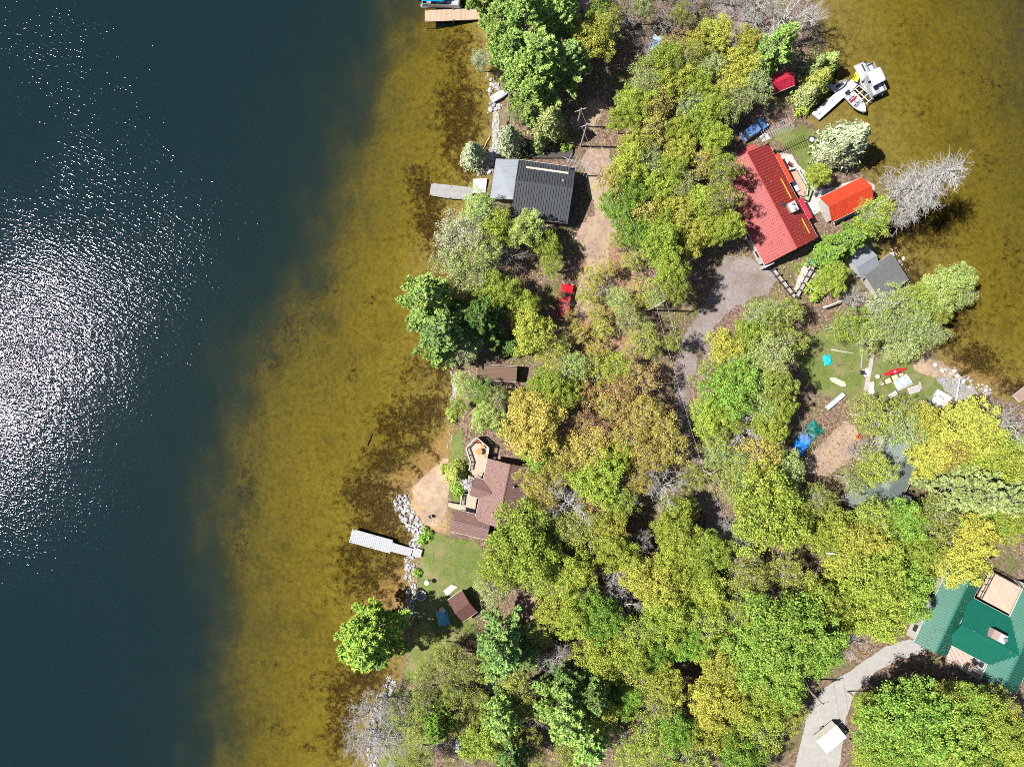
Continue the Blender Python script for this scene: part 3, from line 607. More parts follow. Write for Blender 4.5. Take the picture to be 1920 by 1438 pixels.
# --- trees seen singly
for a in [(985,40,62,'pine','fresh green',1.0),(1048,35,46,'pine','fresh green',.9),(935,45,38,'pine','fresh green',.8),(1010,120,58,'pine','fresh green',.95),(962,100,40,'pine','fresh green',.8),(1065,120,45,'pine','blue-green',.85),(1000,180,38,'pine','fresh green',.7),
          (1112,75,40,'maple','yellow',.9),(1125,20,26,'spruce','green',.8),(900,105,20,'birch','silvery green',.6),(1032,228,32,'cedar','grey-green',1.1),(886,282,25,'cedar','silvery green',.9),(955,258,28,'cedar','silvery green',1),(1062,268,16,'shrub','green',1.5),(965,215,16,'birch','grey-green',.6),(1010,265,16,'cedar','grey-green',.7),
          (1460,35,62,'whitebare','grey',1.3),(1415,5,35,'whitebare','grey',1),(1520,20,30,'whitebare','silvery green',1),(1240,25,35,'bare','grey',1),(1175,30,30,'bare','grey',1),(1295,10,30,'bare','grey',1),(1340,5,26,'bare','grey',.9),(1150,-10,30,'bare','grey',1),(1212,75,20,'bare','grey',.8),
          (1358,318,36,'birch','lime',1.6),(1352,372,36,'birch','olive',1.6),(1366,425,28,'maple','lime',1.4),(1268,548,26,'maple','olive',1.5),(1262,640,22,'birch','olive',1.1),(1460,85,34,'pine','fresh green',.85),(1425,105,20,'maple','fresh green',.7),(1403,75,24,'maple','yellow',.8),(1442,135,14,'shrub','fresh green',1.6),
          (1560,112,24,'cedar','pale green',.7),(1545,142,26,'cedar','olive',.7),(1520,172,24,'cedar','grey-green',.65),(1535,118,18,'cedar','grey-green',.7),(1592,262,44,'cedar','silvery green',1.2),(1565,285,26,'cedar','silvery green',1),(1532,330,24,'maple','lime',.6),(1505,205,16,'shrub','lime',1.6),
          (1722,346,52,'dead','grey',1.0),(1712,385,34,'dead','grey',.8),(1585,455,30,'spruce','bright green',.9),(1555,478,24,'spruce','bright green',.7),(1640,405,36,'birch','lime',.9),(1615,430,25,'spruce','green',.7),(1560,522,32,'maple','lime',.6),(1530,545,22,'shrub','lime',2),
          (1650,570,28,'birch','silvery green',.8),(1605,560,26,'whitebare','grey',.7),(1690,560,32,'birch','pale green',.9),(1720,560,32,'birch','lime',.9),(1765,545,38,'maple','pale green',.85),(1800,525,34,'maple','pale green',.8),(1815,555,24,'birch','grey-green',.8),(1585,612,32,'birch','lime',.9),(1640,590,22,'spruce','bright green',.6),
          (1625,630,30,'birch','pale green',.9),(1670,615,36,'birch','grey-green',.9),(1715,610,36,'birch','pale green',.95),(1690,650,36,'birch','grey-green',.9),(1745,625,28,'birch','grey-green',.85),(1760,590,24,'maple','olive',.8),
          (800,560,60,'pine','fresh green',1.0),(830,620,62,'pine','blue-green',1.0),(870,650,34,'birch','silvery green',.9),(820,660,32,'pine','fresh green',.8),(900,600,48,'pine','dark green',.8),(690,1200,66,'pine','spring green',.95),(700,1225,40,'pine','blue-green',.8),
          (860,440,44,'birch','silvery green',.9),(900,400,40,'birch','pale green',.9),(850,490,40,'birch','grey-green',.9),(930,430,36,'maple','lime',.85),(985,430,34,'maple','pale green',.9),(905,470,40,'birch','pale green',.95),(875,520,36,'birch','grey-green',.85),(960,480,32,'bare','grey',.8),(1027,460,26,'maple','lime',.7),(1032,500,24,'birch','lime',.6),
          (935,545,34,'maple','lime',.85),(900,560,28,'maple','lime',.8),(980,570,30,'maple','lime',.8),(995,620,42,'maple','yellow',.95),(960,650,22,'spruce','dark green',.8),(1035,660,34,'birch','yellow',.8),(900,380,20,'shrub','bright green',2),(945,360,14,'shrub','bright green',1),
          (870,720,24,'birch','pale green',.7),(900,735,26,'birch','green',.75),(930,745,24,'birch','grey-green',.8),(860,760,22,'birch','lime',.6),(912,780,30,'maple','pale green',.75),(848,780,16,'shrub','lime',1.6),(940,800,20,'birch','green',.6),
          (855,890,24,'cedar','olive',.5),(862,912,20,'shrub','green',1.6),(878,908,14,'sapling','white',.38),(830,880,10,'shrub','lime',1),(795,1012,14,'shrub','bright green',1.4),(800,1000,12,'shrub','bright green',1.2),(783,1075,10,'shrub','bright green',1),
          (1000,800,60,'maple','gold',1.0),(1045,740,40,'maple','lime',.95),(985,760,34,'maple','gold',.9),(1010,850,38,'maple','bright green',.85),(1012,847,24,'whitebare','grey',1.2),(1100,790,34,'sapling','rusty',.9),(1095,740,28,'sapling','orange',.8),(1140,760,36,'sapling','gold',.9),(1120,700,36,'sapling','yellow',.85),(1075,690,34,'birch','pale green',.9),
          (1160,690,34,'birch','lime',.9),(1062,700,18,'whitebare','grey',1.0),(976,1018,70,'maple','lime',1.1),(940,1060,40,'maple','lime',.95),(1020,1050,42,'maple','lime',1),(1065,950,56,'whitebare','grey',1.35),(1245,915,52,'whitebare','grey',1.4),(1120,900,50,'maple','lime',1),(1040,890,36,'birch','gold',.9),(1100,840,44,'birch','gold',.9),
          (925,1105,36,'birch','grey-green',.8),(795,1190,22,'birch','olive',.6),(830,1225,28,'birch','olive',.7),(870,1250,34,'birch','olive',.8),(850,1290,32,'birch','olive',.8),(800,1260,24,'birch','olive',.7),(940,1210,54,'pine','blue-green',.9),(985,1220,34,'pine','blue-green',.8),(925,1245,34,'pine','fresh green',.8),(800,1320,36,'birch','olive',.85),(850,1340,36,'birch','olive',.9),
          (690,1350,44,'whitebare','grey',1.2),(725,1400,46,'whitebare','grey',1.2),(665,1410,38,'whitebare','grey',1.1),(750,1330,34,'bare','grey',1),(940,1340,42,'pine','fresh green',.95),(900,1390,40,'maple','lime',.8),(960,1410,36,'pine','blue-green',.8),(1060,1330,60,'pine','fresh green',1.1),(1110,1290,44,'pine','blue-green',1),(1100,1380,48,'pine','fresh green',1),(1060,1280,36,'pine','blue-green',.95),
          (820,1400,30,'bare','grey',.8),(1370,730,52,'maple','bright green',1),(1330,780,38,'maple','lime',.95),(1400,800,52,'whitebare','grey',1.1),(1360,650,34,'maple','yellow',.9),(1420,860,46,'birch','gold',1),(1345,660,30,'whitebare','grey',.95),(1450,660,40,'birch','grey-green',1.3),(1425,592,36,'birch','pale green',.95),(1475,585,32,'birch','olive',.9),
          (1440,610,34,'birch','olive',.9),(1455,715,34,'maple','olive',1.3),(1440,960,74,'maple','lime',1.05),(1495,985,40,'maple','lime',.95),(1160,560,26,'birch','pale green',.6),(1180,600,30,'birch','grey-green',.8),(1205,640,34,'birch','olive',.85),(1255,508,36,'maple','lime',1.55),(1240,460,40,'maple','lime',1.4),(1512,812,24,'bare','grey',.9),(1230,560,20,'birch','pale green',.7),
          (1640,780,46,'birch','olive',.9),(1690,800,40,'birch','grey-green',.95),(1620,850,26,'whitebare','grey',1.1),(1640,880,40,'birch','lime',.9),(1600,900,30,'birch','grey-green',.9),(1700,770,30,'birch','olive',.9),(1810,800,56,'maple','yellow',1),(1780,850,40,'maple','gold',.95),(1895,795,46,'whitebare','grey',1.3),(1775,870,30,'spruce','bright green',.7),
          (1850,870,50,'maple','lime',1),(1810,920,58,'pine','grey-green',1),(1870,930,50,'pine','grey-green',.95),(1560,1000,44,'maple','lime',1),(1480,1180,84,'maple','bright green',1.15),(1420,1230,60,'maple','bright green',1.05),(1535,1215,50,'maple','bright green',1.05),(1460,1280,50,'maple','bright green',1),(1640,1080,60,'maple','lime',1.1),(1700,1110,52,'maple','bright green',1),
          (1640,1150,54,'maple','lime',1),(1510,1090,40,'bare','grey',1),(1440,1110,36,'bare','grey',1),(1170,1130,44,'whitebare','grey',1.1),(1205,1015,22,'whitebare','grey',1.3),(1350,1200,26,'birch','olive',.8),(1700,1340,74,'maple','bright green',1.15),(1652,1395,46,'maple','bright green',1.1),(1630,1335,36,'maple','lime',.9),(1780,1390,66,'maple','bright green',1.1),
          (1775,1305,34,'maple','olive',.9),(1850,1350,52,'maple','lime',1.05),(1900,1400,50,'maple','lime',1),(1880,1330,36,'birch','yellow',.9),(1476,1338,34,'maple','olive',.8),(1420,1380,44,'birch','lime',1),(1820,1420,40,'maple','olive',1),(1710,1420,46,'maple','bright green',1)]: T(*a)
B = [('maple', 'lime', 4), ('maple', 'yellow', 2.2), ('birch', 'lime', 2), ('birch', 'olive', 1.3), ('maple', 'green', .8), ('birch', 'gold', .7)]
T(1062,572,15,'bare','grey',.45); T(1050,552,11,'sapling','rusty',.42); T(1067,590,12,'sapling','orange',.42); T(1143,22,24,'birch','olive',.9); T(1205,8,24,'birch','grey-green',.9); T(1275,30,22,'birch','olive',.9); T(1165,190,16,'birch','pale green',.7)
fill([(1190,110),(1260,60),(1340,35),(1380,110),(1420,140),(1410,215),(1370,250),(1365,300),(1375,400),(1340,470),(1285,500),(1215,470),(1170,440),(1148,330),(1160,230)], 46, [('maple', 'lime', 3), ('maple', 'yellow', 2.5), ('birch', 'grey-green', 1.6), ('birch', 'olive', 1), ('sapling', 'gold', 1.2), ('maple', 'green', 1)], (30, 40), 1, (.75, 1))
fill([(1085,440),(1160,440),(1215,500),(1220,560),(1150,640),(1130,690),(1070,660),(1080,560)], 40, [('sapling', 'gold', 3), ('sapling', 'yellow', 3), ('sapling', 'orange', 1), ('bare', 'grey', .8)], (20, 28), 2, (.35, .5))
fill([(985,690),(1180,600),(1215,720),(1275,880),(1260,930),(1020,960),(980,900)], 48, [('birch', 'lime', 2.5), ('birch', 'gold', 2), ('maple', 'lime', 1.2), ('sapling', 'gold', 1.5), ('sapling', 'orange', .9), ('bare', 'grey', .5)], (32, 42), 3, (.8, 1))
fill([(1220,690),(1250,690),(1270,800),(1330,900),(1290,960),(1250,880)], 38, [('birch', 'olive', 2), ('birch', 'yellow', 1)], (24, 32), 13, (.6, .8))
fill([(1000,960),(1280,930),(1340,960),(1345,1200),(1400,1330),(1400,1470),(1010,1470),(1020,1100)], 56, [('maple', 'lime', 4), ('maple', 'yellow', 2.4), ('birch', 'lime', 2), ('birch', 'olive', 1.6), ('maple', 'green', .8), ('whitebare', 'grey', .7)], (36, 50), 4, (.75, 1.15))
fill([(1290,620),(1320,640),(1400,540),(1500,560),(1470,700),(1470,800),(1480,900),(1380,930),(1300,840)], 44, [('maple', 'lime', 2), ('birch', 'olive', 3), ('birch', 'pale green', 2)], (30, 40), 5, (.8, 1))
fill([(1380,930),(1500,900),(1580,960),(1680,960),(1760,880),(1930,830),(1930,1050),(1850,1065),(1740,1120),(1700,1180),(1640,1220),(1540,1290),(1400,1340),(1385,1200)], 55, [('maple', 'lime', 4), ('whitebare', 'grey', .6), ('birch', 'olive', 2), ('maple', 'yellow', 1.5), ('maple', 'bright green', 1.6), ('birch', 'lime', 1)], (38, 50), 6, (.75, 1.15))
fill([(750,1290),(1010,1180),(1010,1470),(720,1470)], 48, [('birch', 'olive', 3), ('maple', 'green', 1), ('bare', 'grey', .7), ('pine', 'green', .6)], (30, 40), 7, (.7, .95))
fill([(1600,1260),(1760,1280),(1930,1290),(1930,1470),(1585,1470)], 54, [('maple', 'bright green', 3), ('maple', 'lime', 3)], (38, 48), 8, (.9, 1.05))
fill([(1720,770),(1860,750),(1930,760),(1930,860),(1750,900)], 46, [('maple', 'yellow', 3), ('birch', 'lime', 1)], (32, 42), 9, (.85, 1))
fill([(1080,-60),(1420,-60),(1420,20),(1200,60),(1090,60)], 42, [('bare', 'grey', 4), ('birch', 'olive', 1)], (28, 36), 10, (.8, 1))
fill([(880,-60),(1060,-60),(1060,0),(900,0)], 46, [('pine', 'fresh green', 1)], (36, 46), 11, (.8, 1))
fill([(1400,1400),(1490,1400),(1490,1470),(1400,1470)], 44, [('birch', 'olive', 1)], (30, 40), 12, (.8, 1))
rt = random.Random(99); seen = {}; cnt = {}
TREES = [t for t in TREES if -70 < t[1] < 1500]
used_ = set(); GROUPS = {'maple': 'broadleaf trees of the forest', 'birch': 'thin-leaved trees of the forest', 'sapling': 'young open trees', 'bare': 'leafless trees', 'whitebare': 'leafless trees', 'dead': 'dead conifers by the lake', 'pine': 'tall pines', 'spruce': 'pointed spruces', 'cedar': 'narrow cedars', 'shrub': 'low shrubs'}
rows = []
for (px, py, r, typ, tint, hm) in TREES:
    d, lm, lx, ly = min((math.hypot(px - l[1], (py - l[2])), l[0], l[1], l[2]) for l in LMK)
    a = math.degrees(math.atan2(ly - py, px - lx)) % 360
    dr = ['right of', 'up and right of', 'above', 'up and left of', 'left of', 'down and left of', 'below', 'down and right of'][int((a + 22.5) // 45) % 8]
    if d < 14: dr = 'right beside'
    rows.append([d, lm, dr])
key = {}
for i, (t, rw) in enumerate(zip(TREES, rows)): key.setdefault((t[3] if t[3] != 'whitebare' else 'whitebare', t[4], rw[1], rw[2]), []).append((rw[0], i))
LAB = {}
for (typ, tint, lm, dr), v in key.items():
    v.sort()
    for n_, (d, i) in enumerate(v):
        base = NAMES[typ][1] if typ in ('bare', 'whitebare', 'dead') else f'{tint} {NAMES[typ][1]}'
        o_ = '' if len(v) == 1 else ('first ' if n_ == 0 else ORD[n_] + ' ')
        LAB[i] = f'{o_}{base} {dr} the {lm}' + (', counting outwards' if o_ and len((o_ + base + dr + lm).split()) < 10 else '')
for i, (px, py, r, typ, tint, hm) in enumerate(TREES):
    pr = PRO[typ]; tm, cm = pr[i % len(pr)]; nr, nh, nz = NOM[typ]
    s_ = r * (H - nz * hm) / F / nr; sz = (hm * .55 + s_ * .45) if typ not in ('shrub', 'dead') else (s_ if typ == 'shrub' else hm)
    if typ == 'cedar': sz = hm
    c = P(px, py, nz * sz * .95 + GZ); z0 = max(hz(c.x, c.y), -.4)
    root = empty(NAMES[typ][0], (c.x, c.y, z0 - .05), LAB[i], 'shrub' if typ == 'shrub' else 'tree', GROUPS[typ], rt.uniform(0, 6.28))
    root.scale = (s_ * rt.uniform(.93, 1.08), s_ * rt.uniform(.93, 1.08), sz)
    tint_c = TINT[tint]; v_ = rt.uniform(.82, 1.16)
    for nm, me in (('trunk', tm), ('crown', cm)):
        o = bpy.data.objects.new(nm, me); link(o, root)
        o.color = (tint_c[0] * v_ * rt.uniform(.93, 1.07), tint_c[1] * v_, tint_c[2] * v_, 1)
print('TREES', len(TREES))
# ---------------------------------------------------------------- buildings
SIDING = paint('siding_dark', (.16, .13, .11), .7, .3); WSIDE = paint('siding_white', (.46, .445, .42), .6, .2); BSIDE = paint('siding_brown', (.22, .14, .10), .7, .3)
TRIM = paint('trim_white', (.52, .505, .48), .5, .15); GLASS = paint('window_glass', (.03, .04, .05), .08, .05, spec=.8); DARKW = paint('dark_timber', (.07, .06, .055), .8, .3)
STEEL = paint('galvanised_steel', (.50, .51, .52), .4, .2, metal=.6); BRICK = paint('chimney_stone', (.34, .25, .22), .85, .4, 6); FLUE = paint('flue_metal', (.55, .56, .58), .35, .2, metal=.7)
def roof_mat(name, col, rough=.5, spec=.4, var=.45):
    return paint(name, col, rough, var, .8, spec)
REDR = roof_mat('red_roof_steel', (.31, .032, .03)); CHARC = roof_mat('charcoal_roof_steel', (.055, .06, .07), .45); GREYM = roof_mat('grey_roof_steel', (.22, .24, .27), .35); GRNR = roof_mat('green_roof_steel', (.008, .115, .075), .38)
CRIM = roof_mat('crimson_roof_steel', (.40, .02, .045)); ORED = roof_mat('orange_red_roof_steel', (.52, .055, .022), .36)

class House:
    """eave line from A to B (photo points at eave height), body to the side of it; u runs along A-B, v across"""
    def __init__(s, name, label, cat, A, B, width, ze, zr, ridge=.5, group=None, over=.35, parent=None):
        a, b = P(*A, ze), P(*B, ze); d = b - a; s.L = d.length; s.W = abs(width); s.sg = 1 if width > 0 else -1
        s.ang = math.atan2(d.y, d.x); s.o = a; s.ze, s.zr, s.rv, s.over = ze, zr, ridge, over
        c = s.pt(s.L / 2, s.W / 2, GZ)
        s.root = parent or empty(name, (c.x, c.y, GZ), label, cat, group)
    def pt(s, u, v, z):
        n = math.cos(s.ang), math.sin(s.ang)
        return Vector((s.o.x + u * n[0] - v * s.sg * n[1], s.o.y + u * n[1] + v * s.sg * n[0], z))
    def wall(s, mat, inset=None):
        i = s.over if inset is None else inset; mb = MB(); z0 = GZ - .35; zt = s.zat(i) - .16
        a, b, c, d = [(i, i), (s.L - i, i), (s.L - i, s.W - i), (i, s.W - i)]
        r = s.rv * s.W
        def q(u, v, z): return s.pt(u, v, z)
        v_ = [q(*a, z0), q(*b, z0), q(*c, z0), q(*d, z0), q(*a, zt), q(*b, zt), q(*c, s.zat(s.W - i) - .16), q(*d, s.zat(s.W - i) - .16), q(i, r, s.zr - .18), q(s.L - i, r, s.zr - .18)]
        mb.add(v_, [(0, 1, 5, 4), (2, 3, 7, 6), (1, 2, 6, 9, 5), (3, 0, 4, 8, 7), (4, 5, 9, 8), (6, 7, 8, 9), (3, 2, 1, 0)])
        s.wallo = mb.build('wall', mat, s.root); return s.wallo
    def zat(s, v):
        r = s.rv * s.W
        if r < .01: return s.zr + (s.ze - s.zr) * v / s.W
        if r > s.W - .01: return s.ze + (s.zr - s.ze) * v / s.W
        return s.ze + (s.zr - s.ze) * (v / r if v <= r else (s.W - v) / (s.W - r))
    def roof(s, mat, ribs=0, rib_mat=None, cap=True, name='roof', t=.14, u0=0, u1=None, mat2=None):
        """two slabs; ribs = spacing of the standing seams"""
        u1 = s.L if u1 is None else u1; r = s.rv * s.W; ro = None
        for k, (va, vb) in enumerate(((0, r), (r, s.W))):
            if abs(vb - va) < .05: continue
            mb = MB(); mb.slab([s.pt(u0, va, s.zat(va)), s.pt(u1, va, s.zat(va)), s.pt(u1, vb, s.zat(vb)), s.pt(u0, vb, s.zat(vb))], t)
            if ribs:
                n = int((u1 - u0) / ribs)
                for i in range(n + 1):
                    u = u0 + .05 + i * (u1 - u0 - .1) / n; w_ = .05; hgt2 = .10
                    p = [s.pt(u - w_, va + .02, s.zat(va) + .001), s.pt(u + w_, va + .02, s.zat(va) + .001), s.pt(u + w_, vb - .02, s.zat(vb) + .001), s.pt(u - w_, vb - .02, s.zat(vb) + .001)]
                    up = [x + Vector((0, 0, hgt2)) for x in p]
                    mb.add(p + up, [(4, 5, 6, 7), (0, 1, 5, 4), (1, 2, 6, 5), (2, 3, 7, 6), (3, 0, 4, 7)])
            ro = mb.build(name, mat2 if (mat2 and k) else mat, s.root)
        if cap and 0.02 < s.rv < .98:
            mb = MB(); 
            for sg in (-1, 1):
                q = [s.pt(u0 - .02, r, s.zr + .05), s.pt(u1 + .02, r, s.zr + .05), s.pt(u1 + .02, r + sg * .2, s.zat(r + sg * .2) + .075), s.pt(u0 - .02, r + sg * .2, s.zat(r + sg * .2) + .075)]
                mb.slab(q, .03)
            mb.build('ridge_cap', rib_mat or mat, s.root)
        mb = MB()                                              # fascia boards along the eaves
        for v in (0, s.W):
            c = s.pt((u0 + u1) / 2, v + (-.03 if v == 0 else .03), s.zat(v) - .12); mb.box(c, (u1 - u0, .05, .2), s.ang)
        mb.build('fascia', TRIM, s.root); return ro
    def litter(s, n, seed, u0=0, u1=None):
        rs = np.random.RandomState(seed); u1 = u1 or s.L; u = u0 + (u1 - u0) * rs.beta(.8, 1.3, n); v = s.W * rs.uniform(.02, .98, n)
        C = np.array([tuple(s.pt(a, b_, s.zat(b_) + .12) - s.root.location) for a, b_ in zip(u, v)]); q = rs.uniform(.03, .10, n)
        me = leaves_mesh('leaf_litter', C, rs.normal(size=(n, 3)) * .25 + (0, 0, 1), q, q * .6, LEAF, rs); o = link(bpy.data.objects.new('leaf_litter', me), s.root); o.color = (.14, .09, .05, 1); o['kind'] = 'stuff'
    def window(s, u, v, z, wd=1.1, ht=1.0, side=0):
        """side 0: wall along v=0, 1: along v=W, 2: end u=0, 3: end u=L"""
        i = s.over; z += GZ
        if side in (0, 1):
            vv = i if side == 0 else s.W - i; sgn = -1 if side == 0 else 1; c = s.pt(u, vv + sgn * .03, z); c2 = s.pt(u, vv + sgn * .055, z); ang = s.ang
        else:
            uu = i if side == 2 else s.L - i; sgn = -1 if side == 2 else 1; c = s.pt(uu + sgn * .03, v, z); c2 = s.pt(uu + sgn * .055, v, z); ang = s.ang + math.pi / 2
        f = MB().box(c, (wd + .16, .08, ht + .16), ang).build('window', TRIM, s.wallo)
        MB().box(c2, (wd, .07, ht), ang).build('pane', GLASS, f) if False else MB().box(c2, (wd, .07, ht), ang).build('window_pane', GLASS, s.wallo)
    def door(s, u, side=0):
        i = s.over; vv = i if side == 0 else s.W - i; sgn = -1 if side == 0 else 1
        MB().box(s.pt(u, vv + sgn * .03, GZ + 1.05), (.95, .08, 2.1), s.ang).build('door', BSIDE, s.wallo)
    def box_on(s, name, mat, u, v, size, top):
        z0 = s.zat(v) - .3; return MB().box(s.pt(u, v, (z0 + top) / 2), (size[0], size[1], top - z0), s.ang).build(name, mat, s.root)

# --- dark cottage with metal roof
h = House('dark_cottage', 'dark metal-roofed cottage beside the dirt driveway, lighter grey lean-to on its lake side', 'cottage', (958,404), (1064,419), 8.75, 3.9, 5.6, .56)
h.wall(SIDING); rf = h.roof(CHARC, .42); 
for u in (1.5, 4, 6.6): h.window(u, 0, 1.5, side=0); h.window(u, 0, 1.5, side=1)
h.window(0, 2.4, 1.6, side=3); h.window(0, 6, 1.6, side=3); h.door(7.6, 0)
mb = MB(); q = [h.pt(-.02, 2.3, 4.55), h.pt(-.02, 8.75, 4.0), h.pt(-3.6, 8.6, 3.1), h.pt(-3.6, 2.3, 3.3)]; mb.slab(q, .12)
for i in range(15):
    v = 2.4 + i * .44; mb.slab([h.pt(-.03, v, 4.6 - (v - 2.3) * .075), h.pt(-.03, v + .07, 4.6 - (v - 2.3) * .075), h.pt(-3.58, v + .07, 3.36 - (v - 2.3) * .03), h.pt(-3.58, v, 3.36 - (v - 2.3) * .03)], .06)
mb.build('porch_roof', GREYM, h.root)
mb = MB(); mb.box(h.pt(-1.7, 5.4, 1.9), (3.0, 5.6, 2.2), h.ang); mb.build('porch_wall', SIDING, h.root)
MB().box(h.pt(-3.3, 2.5, 2.0), (.14, .14, 2.4), h.ang).build('porch_post', TRIM, h.root)
mb = MB().box(h.pt(5.5, 1.6, 4.32), (5.4, .16, .16), h.ang); mb.build('snow_guard', paint('pale_timber', (.55, .42, .34), .7), rf)
mb = MB().box(h.pt(4.6, 7.5, 4.62), (6.6, .3, .12), h.ang); mb.build('snow_guard', paint('pale_timber', (.55, .42, .34), .7), rf)
h.box_on('vent', FLUE, 7.2, 6.0, (.3, .3), 5.5)
MB().box(h.pt(4.4, -.75, 1.2), (3.2, 1.2, .16), h.ang).build('step', planks('old_boards', (.33, .30, .27), 0), h.root)
h.litter(260, 1)
# --- brown shingled cottage
BR1 = shingle('brown_shingle', (.185, .108, .095), (.26, .165, .148), R(-12), .26)
h = House('brown_cottage', 'brown shingled cottage with pale wooden decks by the sandy beach', 'cottage', (890,975), (914,859), -7.15, 4.0, 6.0, .5)
L = h.L
h.wall(BSIDE); h.roof(BR1, 0)
for u in (2, 5, 8): h.window(u, 0, 1.5, 1.3, side=0); h.window(u, 0, 1.5, 1.3, side=1)
h.window(0, 2.2, 1.5, side=3); h.window(0, 5, 1.5, side=3)
h.litter(260, 2)
# entry gable facing the lake
g = House('x', '', '', (880,929), (915,939), 3.0, 3.95, 5.2, .5, parent=h.root); g.wall(BSIDE); g.roof(BR1, 0, name='entry_roof')
# south wing
g = House('x', '', '', (845,996), (912,1012), 3.5, 3.7, 5.0, .55, parent=h.root); g.wall(BSIDE); g.roof(BR1, 0, name='wing_roof'); g.window(2, 0, 1.3, side=0); g.window(0, 1.7, 1.4, side=2)
h.box_on('vent_pipe', FLUE, 6.5, 4.8, (.2, .2), 6.1)
MB().box(h.pt(L - 3.2, 4.7, 5.55), (.45, .45, .25), h.ang).build('roof_vent', DARKW, h.root)
# --- long red cottage
h = House('red_cottage', 'long cottage with a ribbed red metal roof above the white gravel terrace', 'cottage', (1434,497), (1342,321), -9.3, 3.7, 5.9, .5)
h.wall(WSIDE); rf = h.roof(REDR, .46)
L = h.L
for u in (2, 5, 8, 11, 14): h.window(u, 0, 1.5, side=0); h.window(u, 0, 1.5, 1.4, side=1)
h.window(0, 3, 1.6, side=2); h.window(0, 6.5, 1.6, side=2); h.door(9.5, 1)
g = House('x', '', '', (1393,316), (1380,285), -3.0, 3.3, 4.1, .96, parent=h.root); g.wall(WSIDE); g.roof(REDR, .46, cap=False, name='porch_roof')
ch = h.box_on('chimney', BRICK, 5.9, 7.0, (1.3, 1.0), 5.95); MB().box(h.pt(5.9, 7.0, 6.0), (1.5, 1.2, .12), h.ang).build('chimney_cap', TRIM, ch)
c = h.pt(6.3, 7.0, 5.95); MB().lathe(c, [(.14, 0), (.14, .5), (.2, .5), (.2, .6)], 12).build('flue', FLUE, ch); c = h.pt(5.5, 7.0, 5.95); MB().lathe(c, [(.14, 0), (.14, .4), (.2, .4), (.2, .5)], 12).build('flue', FLUE, ch)
h.box_on('skylight', GLASS, 6.9, 6.1, (.9, .6), 5.3)
YEL = paint('yellow_guard', (.75, .45, .05), .5)
for u0, n in ((1.2, 5), (7.2, 7)): MB().box(h.pt(u0 + n * .25, 8.1, 4.42), (n * .5, .1, .14), h.ang).build('snow_guard', YEL, rf)
MB().box(h.pt(L - 4.5, 9.6, 3.5), (5, 1.0, .1), h.ang).build('awning', ORED, h.root)
MB().box(h.pt(4.9, 9.75, 3.45), (3.6, .8, .1), h.ang).build('awning', CRIM, h.root)
MB().box(h.pt(-.2, 0.9, 2.0), (.5, 1.6, 2.4), h.ang).build('utility_box', WSIDE, h.root)
h.litter(900, 3)
# --- red boathouse
h = House('red_boathouse', 'small boathouse with bright orange-red ribbed metal roof at the lake edge', 'boathouse', (1560,417), (1638,379), 4.3, 3.2, 4.5, .56)
h.wall(WSIDE); h.roof(ORED, .4); h.window(2, 0, 1.3, side=0); h.window(4.5, 0, 1.3, side=0); h.window(0, 2.1, 1.2, side=3); h.door(3.4, 1)
h.litter(160, 4)
# --- red shed
h = House('red_shed', 'small shed with a crimson metal roof half hidden by rusty branches', 'shed', (1452,176), (1490,160), 2.9, 3.0, 3.9, .45)
h.wall(SIDING); h.roof(CRIM, .5); h.window(0, 1.4, 1.2, .7, .7, side=3)
# --- grey shed
h = House('grey_shed', 'small shed with a plain grey metal roof between the green bushes', 'shed', (1615,524), (1651,502), 4.2, 3.1, 4.0, .0 + .5)
h = h if False else h
h.wall(WSIDE); h.roof(GREYM, .0); h.door(1.6, 0); h.window(0, 2, 1.3, .8, .7, side=3)
# --- grey boathouse
GR1 = shingle('grey_shingle', (.10, .105, .105), (.16, .165, .165), R(25), .25)
h = House('grey_boathouse', 'grey boathouse with an almost flat felt roof touching the water', 'boathouse', (1652,562), (1704,524), 5.0, 3.0, 3.5, .9)
h.wall(WSIDE); h.roof(GR1, 0, cap=False); h.window(2.5, 0, 1.2, side=0); h.door(4, 0)
# --- green metal-roofed cottage: three wings
h = House('green_cottage', 'large cottage with several dark green ribbed metal roofs and a roof deck', 'cottage', (1774,1232), (1852,1065), 5.5, 3.9, 5.3, .5)
h.wall(WSIDE); h.roof(GRNR, .42)
h.litter(400, 5)
for u in (2, 5, 8): h.window(u, 0, 1.5, side=1)
h.window(0, 2.7, 1.5, 1.6, side=2)
g = House('x', '', '', (1772,1203), (1880,1260), 8.1, 3.95, 5.3, .44, parent=h.root); g.wall(WSIDE, .5); g.roof(GRNR, .42, name='middle_roof', rib_mat=GRNR)
g.window(5, 0, 1.5, 1.6, side=0); g.window(8, 0, 1.5, side=0)
c1 = g.pt(5.2, 4.9, 0)
ch = g.box_on('chimney', BRICK, 5.5, 4.6, (2.3, 1.4), 6.0); MB().box(g.pt(6.0, 4.6, 6.05), (1.0, 1.2, .2), g.ang).build('chimney_cap', TRIM, ch); MB().lathe(g.pt(6.0, 4.6, 6.1), [(.2, 0), (.2, .45), (.28, .45), (.28, .6)], 12).build('flue', FLUE, ch)
mb = MB().lathe(g.pt(2.0, 3.6, 5.2), [(.07, 0), (.07, .4)], 8); mb.build('vent_pipe', FLUE, h.root); MB().lathe(g.pt(8.6, 3.3, 5.1), [(.07, 0), (.07, .4)], 8).build('vent_pipe', FLUE, h.root)
g = House('x', '', '', (1840,1272), (1925,1090), -5.9, 3.9, 5.3, .45, parent=h.root); g.wall(WSIDE); g.roof(GRNR, .42, name='end_roof'); g.window(2, 0, 1.5, side=0)
